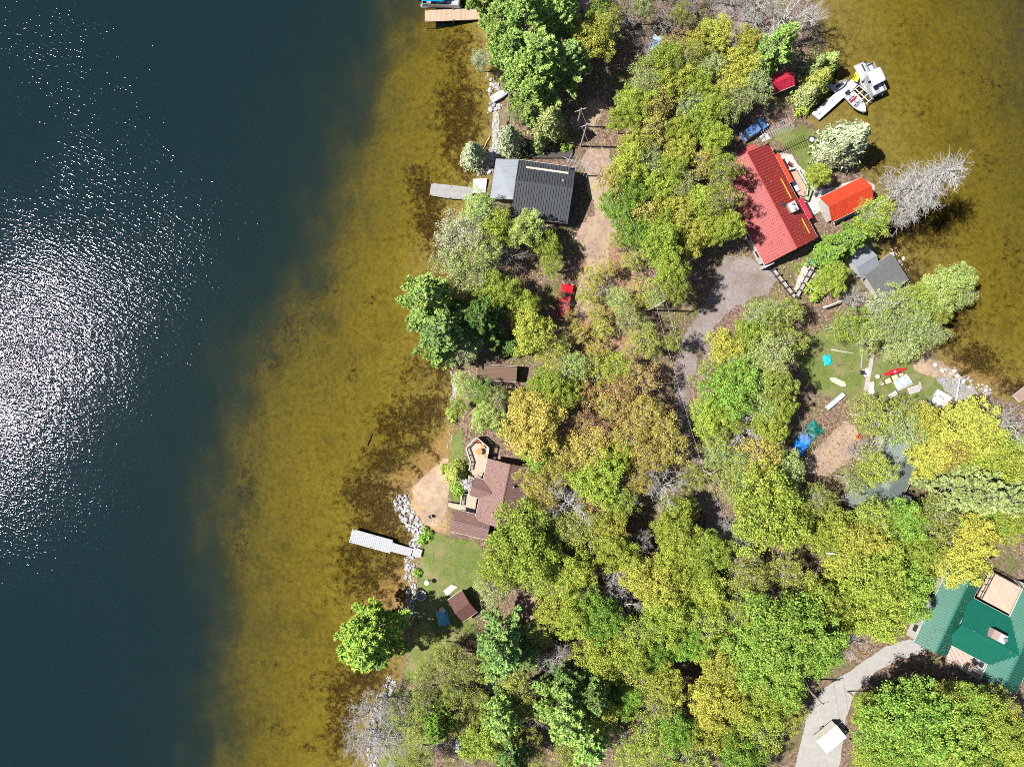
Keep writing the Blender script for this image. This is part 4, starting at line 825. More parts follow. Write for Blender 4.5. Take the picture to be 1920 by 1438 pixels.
# roof deck in the nook
PK = planks('deck_parquet', (.50, .37, .28), R(30), .18, .5, (.62, .52, .42))
q = [P(1833, 1119, 3.2), P(1858, 1071, 3.2), P(1921, 1105, 3.2), P(1897, 1153, 3.2)]
dk = MB().slab(q, .2).build('roof_deck', PK, h.root); mb = MB()
for a, b in ((0, 1), (1, 2)):
    for zz in (.5, 1.0): mb.tube([q[a] + Vector((0, 0, zz)), q[b] + Vector((0, 0, zz))], .05, 5)
    for k in range(5): pq = q[a].lerp(q[b], k / 4); mb.box(pq + Vector((0, 0, .5)), (.09, .09, 1.0))
mb.build('railing', DARKW, h.root)
mb = MB()
for i, (x, y) in enumerate(((1850, 1100), (1900, 1140), (1855, 1085))): pass
mb.slab([P(1786, 1209, 1.1), P(1852, 1247, 1.1), P(1838, 1276, 1.1), P(1772, 1238, 1.1)], .15); mb.build('patio', planks('patio_slabs', (.52, .40, .34), R(30), .6, .3), h.root)
# --- grey-green shingled cottage under the trees
GG = shingle('green_grey_shingle', (.13, .165, .15), (.19, .225, .205), R(-27), .28)
h = House('shaded_cottage', 'grey-green shingled cottage mostly hidden under the trees', 'cottage', (1692,934), (1743,831), 6.6, 3.8, 5.2, .5)
h.wall(WSIDE); h.roof(GG, 0); h.window(3, 0, 1.4, side=0); h.window(6, 0, 1.4, side=0)
g = House('x', '', '', (1622,968), (1680,998), 5.0, 3.6, 4.6, .5, parent=h.root)
g = House('x', '', '', (1585,945), (1690,985), 4.6, 3.6, 4.6, .5, parent=h.root); g.wall(WSIDE); g.roof(GG, 0, name='wing_roof'); g.window(2, 0, 1.4, side=0); g.window(0, 2.3, 1.4, side=2)
h.box_on('vent_pipe', FLUE, 5, 4.5, (.2, .2), 5.6)
# --- brown garden shed
h = House('garden_shed', 'small brown shingled shed on the lawn, its roof crossed by branch shadows', 'shed', (868,1166), (895,1147), 4.2, 2.9, 3.8, .5)
h = h
BR2 = shingle('dark_brown_shingle', (.105, .05, .042), (.16, .085, .072), R(38), .22)
h.wall(BSIDE); h.roof(BR2, 0); h.door(1.2, 0)
# --- brown flat roof under the trees
h = House('brown_outbuilding', 'dark brown flat-roofed outbuilding hidden under the shoreline trees', 'outbuilding', (906,712), (968,716), 2.4, 3.2, 3.5, .95)
BR3 = planks('brown_roof_boards', (.19, .12, .09), R(88), .2, .3)
h.wall(SIDING); h.roof(BR3, 0, cap=False); h.window(2, 0, 1.4, side=0)
h = House('blue_grey_shed', 'blue-grey roofed shed under the pines at the bottom', 'shed', (905,1283), (932,1303), 2.6, 2.8, 3.4, .5)
h.wall(SIDING); h.roof(GREYM, 0); h.door(1.2, 0)

# ---------------------------------------------------------------- decks, docks
def deck(name, label, cat, poly, z, mat, t=.14, posts=True, rail=None, railmat=None, railh=.95, post_to=None, group=None, skirt=None):
    q = [P(x, y, z) for x, y in poly]; c = sum(q, Vector()) / len(q)
    root = empty(name, (c.x, c.y, z), label, cat, group)
    MB().slab(q, t).build('deck_boards', mat, root)
    mb = MB()
    for i in range(len(q)):
        a, b = q[i], q[(i + 1) % len(q)]; d = b - a; mb.box((a + b) / 2 - Vector((0, 0, t + .1)), (d.length * .98, .07, .2), math.atan2(d.y, d.x))
    mb.build('frame', skirt or DARKW, root)
    if posts:
        for i in range(len(q)):
            p = q[i].lerp(c, .06); zb = hz(p.x, p.y) - .3
            if z - t - zb > .1: MB().box((p.x, p.y, (z - t + zb) / 2), (.12, .12, z - t - zb)).build('post', skirt or DARKW, root)
    if rail:
        mb = MB()
        for a, b in rail:
            a, b = q[a], q[b]; d = b - a; L = d.length; an = math.atan2(d.y, d.x)
            mb.box((a + b) / 2 + Vector((0, 0, railh)), (L + .1, .16, .05), an)
            mb.box((a + b) / 2 + Vector((0, 0, railh - .14)), (L, .05, .09), an); mb.box((a + b) / 2 + Vector((0, 0, .12)), (L, .05, .09), an)
            n = max(2, int(L / .14))
            for k in range(n + 1): mb.box(a.lerp(b, k / n) + Vector((0, 0, railh / 2)), (.04, .04, railh - .1), an)
            for k in range(max(2, int(L / 1.8)) + 1): mb.box(a.lerp(b, k / max(2, int(L / 1.8))) + Vector((0, 0, railh / 2)), (.11, .11, railh), an)
        mb.build('railing', railmat or mat, root)
    return root
CREAM = planks('cream_boards', (.50, .42, .32), R(75), .15, .18)
CREAM2 = paint('cream_paint', (.54, .46, .37), .6, .15)
deck('deck', 'pale wooden deck with a six-sided end and railing, north of the brown cottage', 'deck', [(894,819),(917,839),(913,862),(908,885),(882,893),(880,880),(883,866),(874,839)], 2.1, CREAM, rail=[(0,1),(1,2),(7,0),(6,7),(5,6)], railmat=CREAM2)
deck('deck', 'pale wooden deck with a short railing in front of the brown cottage door', 'deck', [(866,927),(896,922),(890,961),(848,953),(839,948),(841,942),(864,946)], 1.75, CREAM, rail=[(0,6)], railmat=CREAM2)
deck('deck', 'small pale deck strip between the entry gable and the blossoming tree', 'deck', [(880,890),(906,886),(900,902),(893,924),(880,926)], 1.9, CREAM, rail=[(4,0)], railmat=CREAM2)
OLDB = planks('grey_boards', (.32, .305, .30), R(-9), .16, .3, (.44, .425, .42)); TANB = planks('tan_boards', (.50, .37, .27), R(2), .2, .35)
deck('deck', 'dark timber deck with pergola beams on the upper side of the dark cottage', 'deck', [(990,268),(1075,272),(1073,296),(988,296)], 1.4, DARKW, rail=[(0,1),(3,0)], railmat=DARKW)
WOODT = planks('terrace_boards', (.52, .34, .24), R(60), .16, .3)
deck('deck', 'small orange-brown terrace deck with a railing behind the red cottage', 'deck', [(1474,322),(1490,318),(1510,352),(1508,368),(1498,366)], 1.5, WOODT, rail=[(0,1),(1,2),(2,3)], railmat=TRIM)
def dock(name, label, quads, z, mats, side, legs, group=None, t=.12):
    q0 = [P(x, y, z) for x, y in quads[0]]; c = sum(q0, Vector()) / 4; root = empty(name, (c.x, c.y, z), label, 'dock', group)
    for k, (qd, mt) in enumerate(zip(quads, mats)):
        q = [P(x, y, z - .012 * k) for x, y in qd]; pn = MB().slab(q, t).build('deck_panel', mt, root)
        mb = MB()
        for i in range(4):
            a, b = q[i], q[(i + 1) % 4]; d = b - a; mb.box((a + b) / 2 - Vector((0, 0, .13)), (d.length + .06, .06, .24), math.atan2(d.y, d.x))
        mb.build('side_beam', side, pn)
    for x, y in legs:
        p = P(x, y, z); zb = hz(p.x, p.y) - .2; MB().tube([(p.x, p.y, zb), (p.x, p.y, z + .35)], .05, 8).build('leg', STEEL, root)
    return root
GALV = planks('pale_dock_boards', (.40, .41, .43), R(-14), .3, .3, (.50, .49, .50)); WHITED = planks('white_dock_boards', (.56, .58, .61), R(40), .3, .12)
dock('dock', 'long grey metal dock with a narrower ramp beside the stone jetty', [[(661,992),(737,1013),(731,1037),(655,1016)], [(737,1018),(774,1029),(769,1043),(732,1033)]], .62, [GALV, GALV], STEEL, [(662,994),(657,1014),(700,1004),(694,1025),(735,1014),(731,1035)])
dock('dock', 'tan wooden dock beside the covered pontoon boat', [[(797,20),(908,16),(908,36),(797,41)]], .6, [TANB], TANB, [(799,21),(799,40),(850,19),(850,38)])
dock('dock', 'weathered grey dock leading to the grass beside the dark cottage', [[(809,344),(845,348),(843,372),(806,366)], [(845,348),(887,352),(884,374),(843,372)], [(887,336),(913,335),(910,362),(886,362)]], .6, [OLDB, OLDB, CONC if False else paint('concrete_pad', (.50, .49, .46), .8, .3)], STEEL, [(808,345),(806,366),(845,350),(843,371)])
dock('dock', 'white dock with a side arm where the two boats are tied', [[(1522,213),(1602,145),(1614,154),(1536,225)], [(1605,150),(1615,145),(1645,176),(1637,182)], [(1552,163),(1558,157),(1574,169),(1569,175)]], .6, [WHITED, WHITED, WHITED], STEEL, [(1535,214),(1560,190),(1598,150),(1625,175),(1612,158)])
dock('dock', 'brown wooden dock corner at the far side of the bay', [[(1900,742),(1925,722),(1935,735),(1912,754)]], .6, [planks('brown_dock_boards', (.36, .25, .2), R(40), .3, .3)], TRIM, [(1902,742)])
# steps at the grey dock
root = empty('steps', tuple(P(779, 1035, .8)), 'pale timber steps from the grey dock ramp to the lawn', 'steps')
for k in range(4): MB().box(P(776 + k * 4, 1034 + k * 1.2, .62 + k * .13), (.3, 1.3, .12), R(-14)).build('tread', TRIM, root)
# boat lift frame
root = empty('boat_lift', tuple(P(1617, 178, .7)), 'empty white boat lift frame between the two boats', 'boat lift')
A_, B_, C_, D_ = P(1596, 173, .7), P(1611, 161, .7), P(1637, 183, .7), P(1621, 198, .7); mb = MB()
for k in range(4): mb.tube([A_.lerp(D_, k / 3), B_.lerp(C_, k / 3)], .08, 6)
for k in range(3): mb.tube([A_.lerp(B_, k / 2), D_.lerp(C_, k / 2)], .08, 6)
mb.build('frame', TRIM, root)
for p in (A_, B_, C_, D_): MB().tube([(p.x, p.y, hz(p.x, p.y)), (p.x, p.y, 1.3)], .06, 6).build('post', STEEL, root)
# timber retaining walls
def twall(label, a, b, z=1.7, wd=.35):
    p, q = P(*a, z), P(*b, z); d = q - p; root = empty('retaining_wall', ((p.x + q.x) / 2, (p.y + q.y) / 2, GZ), label, 'wall', 'timber walls by the red cottage'); an = math.atan2(d.y, d.x)
    MB().box(((p.x + q.x) / 2, (p.y + q.y) / 2, (z + GZ - .4) / 2), (d.length, wd, z - GZ + .4), an).build('wall', DARKW, root)
    MB().box(((p.x + q.x) / 2, (p.y + q.y) / 2, z + .03), (d.length + .1, wd + .12, .07), an).build('cap', paint('timber_cap', (.33, .31, .30), .8), root)
    for k in range(int(d.length / 1.2) + 1):
        c = p + d * min(1, k * 1.2 / d.length); MB().box((c.x, c.y, (z + GZ) / 2 + .15), (.18, wd + .3, z - GZ + .5), an).build('post', DARKW, root)
twall('dark timber wall running down from the red cottage corner', (1450, 505), (1490, 556))
twall('longer dark timber wall with a pale top beside the grass bank', (1494, 557), (1549, 458))
# ---------------------------------------------------------------- boats
def loft(rows):
    """rows of points, joined into a skin"""
    mb = MB(); n = len(rows[0]); mb.v = [tuple(p) for r in rows for p in r]
    for i in range(len(rows) - 1):
        for k in range(n - 1): mb.f.append((i * n + k, i * n + k + 1, (i + 1) * n + k + 1, (i + 1) * n + k))
    return mb
def hull_rows(fr, L, Wd, D, bow=.35, stern=.9, z=0.0, n=11, m=9, both=False):
    rows = []
    for i in range(n):
        t = i / (n - 1); x = -L / 2 + L * t
        if both: wd = math.sin(math.pi * (.02 + .96 * t)) ** .75
        else: wd = stern + (1 - stern) * min(1, t / .3) if t < .45 else (1 - ((t - .45) / .55) ** 2.4 * (1 - .03))
        wd = max(wd, .02); sheer = .12 * (t if not both else abs(2 * t - 1) ** 3)
        rows.append([fr(x, Wd / 2 * wd * math.cos(a), z + D * (1 - math.sin(a) ** .8) * 1.0 + sheer) for a in [math.pi * k / (m - 1) for k in range(m)]])
    return rows
def solid(o, t):
    s_ = o.modifiers.new('s', 'SOLIDIFY'); s_.thickness = t; return o
GEL = paint('gelcoat_grey', (.4, .41, .43), .3, .15, spec=.5); WGEL = paint('gelcoat_white', (.6, .61, .63), .25, .1, spec=.5); VINYL = paint('vinyl_grey', (.28, .28, .30), .5, .3); CANV = paint('canvas_pale', (.66, .68, .70), .7, .15); BLUEC = paint('canvas_turquoise', (.0, .30, .62), .6, .25)
ALU = paint('aluminium', (.5, .51, .53), .35, .15, metal=.5); YELP = paint('yellow_plastic', (.72, .68, .02), .5, .2); REDP = paint('red_plastic', (.62, .02, .03), .35, .15); BLUP = paint('blue_plastic', (.02, .20, .68), .45, .3); TURQ = paint('turquoise_tarp', (.01, .42, .52), .55, .4); GRNT = paint('green_tarp', (.01, .22, .17), .55, .4)
RUB = paint('rubber', (.03, .03, .03), .7)
def pontoon(label, c, a, L, Wd, cov, cover_u, canopy=True):
    fr = Fr(P(*c, .35), a); root = empty('pontoon_boat', tuple(fr.O), label, 'boat', 'pontoon boats')
    for s_ in (-1, 1): MB().tube([fr(-L / 2 - .2, s_ * Wd * .34, 0), fr(L / 2 - .3, s_ * Wd * .34, 0), fr(L / 2 + .25, s_ * Wd * .34, .12)], [.3, .3, .06], 12).build('pontoon', ALU, root, True)
    MB().box(fr(0, 0, .4), (L, Wd, .1), a).build('floor', VINYL, root)
    mb = MB(); h = .75
    for s_ in (-1, 1): mb.box(fr(0, s_ * (Wd / 2 - .05), .45 + h / 2), (L - .3, .06, h), a)
    mb.box(fr(L / 2 - .18, 0, .45 + h / 2), (.06, Wd - .1, h), a); mb.box(fr(-L / 2 + .18, 0, .45 + h / 2), (.06, Wd - .1, h), a)
    mb.build('side_panel', ALU, root)
    for u, v, w_, l_ in ((L * .3, Wd * .28, .6, L * .3), (L * .3, -Wd * .28, .6, L * .3), (-L * .32, Wd * .25, .6, L * .22)):
        MB().box(fr(u, v, .68), (l_, w_, .42), a).build('seat', GEL, root, bevel=.06)
    MB().box(fr(-L * .05, -Wd * .3, .9), (.6, .5, .8), a).build('console', VINYL, root, bevel=.05)
    MB().box(fr(-L / 2 - .35, 0, .55), (.45, .4, .9), a).build('outboard_motor', RUB, root, bevel=.08)
    z = 2.3; u0, u1 = cover_u; q = []
    rows = [[fr(u0 + (u1 - u0) * i / 6, Wd * .5 * (-1 + 2 * k / 6), z - .18 * (abs(-1 + 2 * k / 6) ** 2) - .1 * abs(-1 + 2 * i / 6) ** 2) for k in range(7)] for i in range(7)]
    solid(loft(rows).build('canopy', cov, root, True), .04)
    for u in (u0 + .1, u1 - .1):
        mb = MB()
        for s_ in (-1, 1): mb.tube([fr((u0 + u1) / 2, s_ * Wd * .47, .9), fr(u, s_ * Wd * .47, z - .25)], .025, 5)
        mb.build('canopy_frame', STEEL, root)
    return root, fr
pontoon('pontoon boat with a pale square canopy on the outer side of the white dock', (1631, 154), math.atan2(-42, 20), 5.2, 2.4, CANV, (-1.1, 1.2))
r_, f_ = pontoon('pontoon boat under a turquoise cover at the tan wooden dock', (828, 3), R(-2), 6.2, 2.4, BLUEC, (-2.9, .8))
# soft front cover of the right pontoon boat and the yellow slide
fr = Fr(P(1619, 134, 1.2), math.atan2(-42, 20))
root = empty('boat_cover', tuple(fr.O), 'grey rounded cover with a dark slot over the bow beside the pale canopy', 'boat cover')
rows = [[fr(-1.4 + 2.8 * i / 8, -1.0 + 2.0 * k / 8, .42 * (1 - abs(-1 + k / 4) ** 3) * (1 - abs(-1 + i / 4) ** 4) - .1) for k in range(9)] for i in range(9)]
solid(loft(rows).build('cloth', paint('cover_grey', (.38, .39, .42), .6, .2), root, True), .05); MB().box(fr(-.4, 0, .36), (1.3, .22, .05), fr.a).build('slot', RUB, root, bevel=.02)
root = empty('water_slide', tuple(P(1605, 145, .8)), 'yellow plastic slide at the corner of the white dock', 'slide')
fr = Fr(P(1605, 145, .75), R(60)); rows = [[fr(-1.0 + 2.0 * i / 8, v, zz + .5 * math.cos(i / 8 * 3.1)) for v, zz in ((-.42, .3), (-.36, .02), (0, -.05), (.36, .02), (.42, .3))] for i in range(9)]
solid(loft(rows).build('chute', YELP, root, True), .05); MB().box(fr(.6, 0, -.25), (.5, .7, .5), fr.a).build('base', YELP, root, bevel=.08)
# open runabout
fr = Fr(P(1602, 196, .25), math.atan2(-30, 27)); L = 4.2
root = empty('motor_boat', tuple(fr.O), 'open grey motor boat with a windscreen tied under the white dock', 'boat')
solid(loft(hull_rows(fr, L, 1.8, .8)).build('hull', GEL, root, True), .06)
rows = hull_rows(fr, L * .98, 2.0, .02, z=.45); 
mb = MB(); pts = [fr(L / 2 - .1, 0, .83)] + [fr(x, .8 * w_, .83) for x, w_ in ((1.6, .55), (1.1, .8), (.6, .95))] + [fr(x, -.8 * w_, .83) for x, w_ in ((.6, .95), (1.1, .8), (1.6, .55))]
mb.slab(pts, .05); mb.build('foredeck', WGEL, root)
MB().box(fr(-.8, 0, .3), (2.4, 1.5, .06), fr.a).build('floor', VINYL, root)
for u, v in ((-.2, .45), (-.2, -.45), (-1.4, .45), (-1.4, -.45)): MB().box(fr(u, v, .5), (.6, .6, .35), fr.a).build('seat', GEL, root, bevel=.06)
MB().box(fr(.45, 0, 1.02), (.06, 1.6, .36), fr.a).build('windscreen', GLASS, root); MB().box(fr(-2.2, 0, .7), (.45, .45, .9), fr.a).build('outboard_motor', RUB, root, bevel=.08)
MB().box(fr(-.75, 0, .6), (.2, 1.5, .12), fr.a).build('stripe', REDP, root)
# jet ski on its float
fr = Fr(P(1572, 162, .5), math.atan2(20, 30)); root = empty('jet_ski', tuple(fr.O), 'small grey jet ski parked on the white float beside the dock', 'jet ski')
solid(loft(hull_rows(fr, 2.6, 1.1, .5)).build('hull', GEL, root, True), .06); MB().box(fr(-.2, 0, .65), (1.2, .35, .3), fr.a).build('seat', RUB, root, bevel=.1)
MB().tube([fr(.5, 0, .5), fr(.35, 0, .85)], .06).build('steering_column', VINYL, root); MB().tube([fr(.35, -.4, .9), fr(.35, .4, .9)], .03).build('handlebar', RUB, root)
# canoe, kayak
def canoe(name, label, c, a, L, Wd, z, mat, deckm=None, seatm=None, kayak=False):
    fr = Fr(P(*c, z), a); root = empty(name, tuple(fr.O), label, 'kayak' if kayak else 'canoe')
    solid(loft(hull_rows(fr, L, Wd, .38, both=True, n=15)).build('hull', mat, root, True), .03)
    if kayak:
        rows = []
        for i in range(15):
            t = i / 14; x = -L / 2 + L * t; wd = max(.02, math.sin(math.pi * (.02 + .96 * t)) ** .75)
            rows.append([fr(x, Wd / 2 * wd * k / 3, .38 + .1 * (1 - (k / 3) ** 2)) for k in range(-3, 4)])
        solid(loft(rows).build('deck', mat, root, True), .02)
        for u in (-.75, .55): MB().lathe(fr(u, 0, .46), [(.3, 0), (.33, .05), (.26, .05), (.24, -.02)], 18).build('cockpit_rim', RUB, root)
        MB().box(fr(0, 0, .52), (.3, .3, .06), a).build('hatch', paint('hatch_pink', (.8, .3, .5), .5), root)
    else:
        mb = MB()
        for s_ in (-1, 1): mb.tube([fr(-L / 2 + L * i / 14, s_ * Wd / 2 * max(.02, math.sin(math.pi * (.02 + .96 * i / 14)) ** .75), .4 + .12 * abs(2 * i / 14 - 1) ** 3) for i in range(15)], .035, 5)
        mb.build('gunwale', DARKW, root)
        for u in (-L * .28, 0, L * .28): MB().box(fr(u, 0, .36), (.22, Wd * .85, .04), a).build('thwart', DARKW, root)
        MB().box(fr(0, 0, .08), (L * .8, Wd * .6, .05), a).build('floor', mat, root)
    return root
canoe('kayak', 'bright red two-seat kayak lying on the lawn above the tan canoe', (1675, 697), math.atan2(10, 36), 3.7, .85, .95, REDP, kayak=True)
canoe('canoe', 'tan open canoe with dark rim on the lawn under the red kayak', (1669, 711), math.atan2(22, 44), 4.5, .95, .95, paint('canoe_tan', (.62, .48, .28), .5, .2))
# ---------------------------------------------------------------- vehicles
def car(name, label, cat, c, a, L, Wd, h, mat, pickup=False, trailer=False):
    fr = Fr(P(*c, GZ), a); root = empty(name, tuple(fr.O), label, cat); hw = Wd / 2
    st = [(-L / 2, .72), (-L / 2 + .12, .9), (-L * .16, .95), (L * .22, .98), (L / 2 - .25, .86), (L / 2, .62)]
    rows = [[fr(x, s_ * w_ * hw, z) for s_, w_, z in ((-1, .92, .35), (-1, 1, .6), (-1, .94, hh), (0, .9, hh + .03), (1, .94, hh), (1, 1, .6), (1, .92, .35))] for x, hh in st]
    mb = loft(rows); n = 7; mb.f.append(tuple(range(n))); mb.f.append(tuple((len(st) - 1) * n + k for k in range(n))[::-1]); body = mb.build('body', mat, root, bevel=.04)
    x0, x1, x2, x3 = (-L * .12, -L * .06, L * .10, L * .24) if pickup else (-L * .45, -L * .36, L * .10, L * .25)
    cb = [[fr(x, s_ * w_ * hw, z) for s_, w_, z in ((-1, .9, .93), (-1, .74, zt), (1, .74, zt), (1, .9, .93))] for x, zt in ((x0, .96), (x1, h), (x2, h), (x3, .96))]
    mb = loft(cb); mb.build('cab', GLASS, root); MB().box(fr((x1 + x2) / 2, 0, h + .02), (x2 - x1 + .1, Wd * .74, .05), a).build('cab_roof', mat, root, bevel=.02)
    if pickup:
        MB().box(fr(-L * .31, 0, .9), (L * .34, Wd * .78, .06), a).build('cargo_bed', RUB, root)
        for s_ in (-1, 1): MB().box(fr(-L * .31, s_ * hw * .88, 1.05), (L * .36, .1, .3), a).build('bed_side', mat, root)
        MB().box(fr(-L * .49, 0, 1.05), (.08, Wd * .86, .3), a).build('tailgate', mat, root)
    for sx in (-.31, .31):
        for sy in (-1, 1):
            c_ = fr(L * sx, sy * (hw - .1), .36); d = fr(L * sx, sy * (hw + .02), .36) - c_
            w_ = MB().tube([c_ - d * .6, c_ + d], .36, 16).build('wheel', RUB, root); MB().tube([c_ + d * .8, c_ + d * 1.06], .2, 12).build('hub', STEEL, w_)
    for sy in (-1, 1):
        MB().box(fr(L / 2 - .03, sy * hw * .7, .68), (.1, .35, .16), a).build('headlight', WGEL, root); MB().box(fr(-L / 2 + .01, sy * hw * .75, .78), (.06, .2, .25), a).build('tail_light', REDP, root)
        MB().box(fr(x3 - .1, sy * (hw + .1), 1.0), (.14, .2, .14), a).build('mirror', RUB, root)
    return root
car('pickup_truck', 'red pickup truck parked on the overgrown track, seen through thin branches', 'pickup truck', (1059, 565), R(80), 5.4, 1.95, 1.75, paint('car_red', (.48, .012, .02), .25, .1, spec=.6), pickup=True)
car('parked_car', 'dark blue car in tree shade behind the tall aerial of the red cottage', 'car', (1411, 246), R(35), 4.5, 1.85, 1.55, paint('car_blue', (.09, .19, .42), .25, .1, spec=.6))
car('parked_car', 'pale blue car parked under the bare tree at the top of the peninsula', 'car', (1226, 92), R(70), 3.6, 1.6, 1.5, paint('car_pale', (.30, .42, .58), .25, .1, spec=.6))
fr = Fr(P(1548, 1373, GZ), math.atan2(25, 30)); root = empty('covered_trailer', tuple(fr.O), 'cream covered box trailer standing on the paved driveway', 'trailer')
CRM = paint('trailer_cream', (.58, .55, .47), .5, .15)
MB().box(fr(0, 0, 1.25), (4.0, 2.5, 1.5), fr.a).build('body', CRM, root, bevel=.06); MB().box(fr(0, 0, 2.03), (4.1, 2.6, .06), fr.a).build('top_panel', CRM, root, bevel=.02)
MB().tube([fr(2.0, 0, .5), fr(3.1, 0, .5)], .05).build('tow_bar', STEEL, root)
for s_ in (-1, 1):
    w_ = MB().tube([fr(0, s_ * 1.05, .34), fr(0, s_ * 1.28, .34)], .34, 16).build('wheel', RUB, root); MB().tube([fr(0, s_ * 1.26, .34), fr(0, s_ * 1.3, .34)], .18, 10).build('hub', STEEL, w_)
# ---------------------------------------------------------------- poles, wires, aerials
PW = paint('pole_wood', (.40, .35, .30), .85, .4)
def pole(label, top, z, arm=R(40)):
    p = P(*top, z); root = empty('utility_pole', (p.x, p.y, GZ), label, 'utility pole', 'utility poles')
    MB().tube([(p.x, p.y, GZ - .4), (p.x, p.y, z)], [.17, .11], 10).build('pole', PW, root)
    f = Fr((p.x, p.y, z - .5), arm); MB().box(f(0, 0, 0), (1.9, .12, .12), arm).build('crossarm', PW, root)
    for u in (-.8, .8): MB().lathe(f(u, 0, .06), [(.04, 0), (.07, .06), (.05, .14), (.02, .2)], 8).build('insulator', GLASS, root)
    return f
f1 = pole('utility pole beside the dirt driveway above the dark cottage', (1101, 232), 10.5, R(20)); f2 = pole('utility pole rising out of the trees by the gravel road', (1240, 568), 11, R(35)); f3 = pole('utility pole standing in the gap of the forest road', (1333, 888), 10.5, R(20)); f4 = pole('utility pole beside the paved driveway near the trailer', (1545, 1322), 10, R(20))
f0 = pole('utility pole at the clearing near the pines', (1090, 204), 8, R(20)); f5 = Fr(P(1585, 1500, 9), R(20))
WIRE = paint('wire', (.55, .55, .52), .5, .1)
def wire(label, a, b, sag=.6, r=.011):
    pts = [a.lerp(b, i / 12) - Vector((0, 0, sag * 4 * (i / 12) * (1 - i / 12))) for i in range(13)]
    o = MB().tube(pts, r, 4).build('wire', WIRE); tag(o, label, 'wire', 'overhead wires')
for nm, a, b in (('from the driveway pole over the forest', f1, f2), ('over the gravel road', f2, f3), ('over the forest to the paved driveway', f3, f4), ('past the trailer', f4, f5)):
    for k, u in enumerate((-.8, .8)): wire(f'{("first", "second")[k]} thin overhead wire {nm}', a(u, 0, .25), b(u, 0, .25))
wire('short thin wire between the two poles by the pines', f0(0, 0, .1), f1(0, 0, .1), .2)
def aerial(label, base, z, boomdir, n, el, top=None, mast_r=.16, gap=.33, back=.5):
    b = P(*base, GZ); root = empty('aerial_tower', tuple(b), label, 'aerial')
    mb = MB(); c3 = [(mast_r * math.cos(k * 2.094), mast_r * math.sin(k * 2.094)) for k in range(3)]
    for x, y in c3: mb.tube([(b.x + x, b.y + y, GZ), (b.x + x, b.y + y, z)], .045, 5)
    nz = int((z - GZ) / .4)
    for i in range(nz):
        for k in range(3):
            x, y = c3[k]; x2, y2 = c3[(k + 1) % 3]; mb.tube([(b.x + x, b.y + y, GZ + i * .4), (b.x + x2, b.y + y2, GZ + (i + 1) * .4)], .026, 4)
    mb.build('mast', ALU, root); f = Fr((b.x, b.y, z), boomdir); L = n * gap
    bo = MB().tube([f(-back, 0, 0), f(L, 0, 0)], .05, 6).build('boom', ALU, root)
    mb = MB()
    for i in range(n): mb.tube([f(-.4 + i * (L + .3) / n, -el * (.62 + .38 * i / n), .03), f(-.4 + i * (L + .3) / n, el * (.62 + .38 * i / n), .03)], .036, 4)
    mb.build('element_rib', ALU, bo)
aerial('tall lattice aerial tower with a comb-shaped antenna beside the red cottage', (1405, 283), 7.9, math.atan2(23, 50), 14, 1.1)
aerial('television aerial on a mast at the gable of the dark cottage', (1064, 329), 8.2, math.atan2(-24, 55), 8, 1.5, mast_r=.1, gap=.45, back=1.4)
# ---------------------------------------------------------------- shore stones
def stone(seed):
    rs = np.random.RandomState(seed); bm = bmesh.new(); bmesh.ops.create_icosphere(bm, subdivisions=2, radius=.5)
    ax = rs.uniform(.75, 1.15, 3) * (1, .85, .7); pl = rdir(rs, 9)
    for v in bm.verts:
        p = np.array(v.co); 
        for n_ in pl:
            d = p @ n_; 
            if d > .38: p = p - n_ * (d - .38)
        v.co = Vector(p * ax * 1.15)
    me = bpy.data.meshes.new('boulder'); bm.to_mesh(me); bm.free(); return me
m, nt, b = new_mat('pale_rock', .9, .2); oi = nd(nt, 'ShaderNodeObjectInfo')
nt.links.new(mixc(nt, .7, ramp(nt, noise(nt, 4, 5, .7), [(.3, (.24, .225, .22)), (.7, (.50, .485, .49))]), oi.outputs['Color'], 'MULTIPLY'), b.inputs['Base Color']); ROCK = m
STN = [stone(s_) for s_ in range(6)]
for me in STN: me.materials.append(ROCK)
rr = random.Random(7); big = []; small = []
def strip(line, half, n, lo, hi, label, zz=.35):
    seg = [(math.hypot(b[0] - a[0], b[1] - a[1]), a, b) for a, b in zip(line, line[1:])]; tot = sum(s_[0] for s_ in seg)
    for _ in range(n):
        t = rr.uniform(0, tot)
        for L, a, b in seg:
            if t <= L: break
            t -= L
        nx_, ny_ = -(b[1] - a[1]) / L, (b[0] - a[0]) / L; o = rr.uniform(-1, 1) * half
        x, y = a[0] + (b[0] - a[0]) * t / L + nx_ * o, a[1] + (b[1] - a[1]) * t / L + ny_ * o
        s_ = lo + (hi - lo) * rr.random() ** 2; c = P(x, y, zz); big.append((s_, c.x, c.y, label, abs(o) / half))
strip([(747,932),(757,960),(782,990),(792,1003)], 14, 330, .2, .55, 'pale grey boulder in the stone jetty beside the sandy beach', .7)
strip([(792,1003),(778,1020),(770,1045)], 10, 150, .2, .5, 'pale grey boulder between the stone jetty and the grey dock')
strip([(768,1045),(768,1080),(772,1118),(764,1150)], 9, 200, .2, .48, 'pale grey boulder on the shore below the grey dock')
strip([(738,1275),(718,1310),(704,1350),(700,1400),(694,1460)], 12, 300, .2, .5, 'pale boulder on the stone shore below the big pine')
strip([(850,660),(852,720),(846,790),(841,840)], 5, 70, .2, .5, 'pale boulder along the bank between pine and beach')
strip([(922,140),(930,190),(934,240),(915,300),(905,330)], 12, 110, .25, .7, 'grey boulder on the shore below the upper pines')
strip([(1750,690),(1785,700),(1830,722),(1862,735)], 9, 60, .25, .7, 'grey boulder on the shore by the driftwood')
strip([(1640,395),(1668,440),(1700,510)], 8, 40, .25, .6, 'grey boulder on the shore between the two boathouses')
big.sort(reverse=True); ind, rest = big[:290], big[290:]
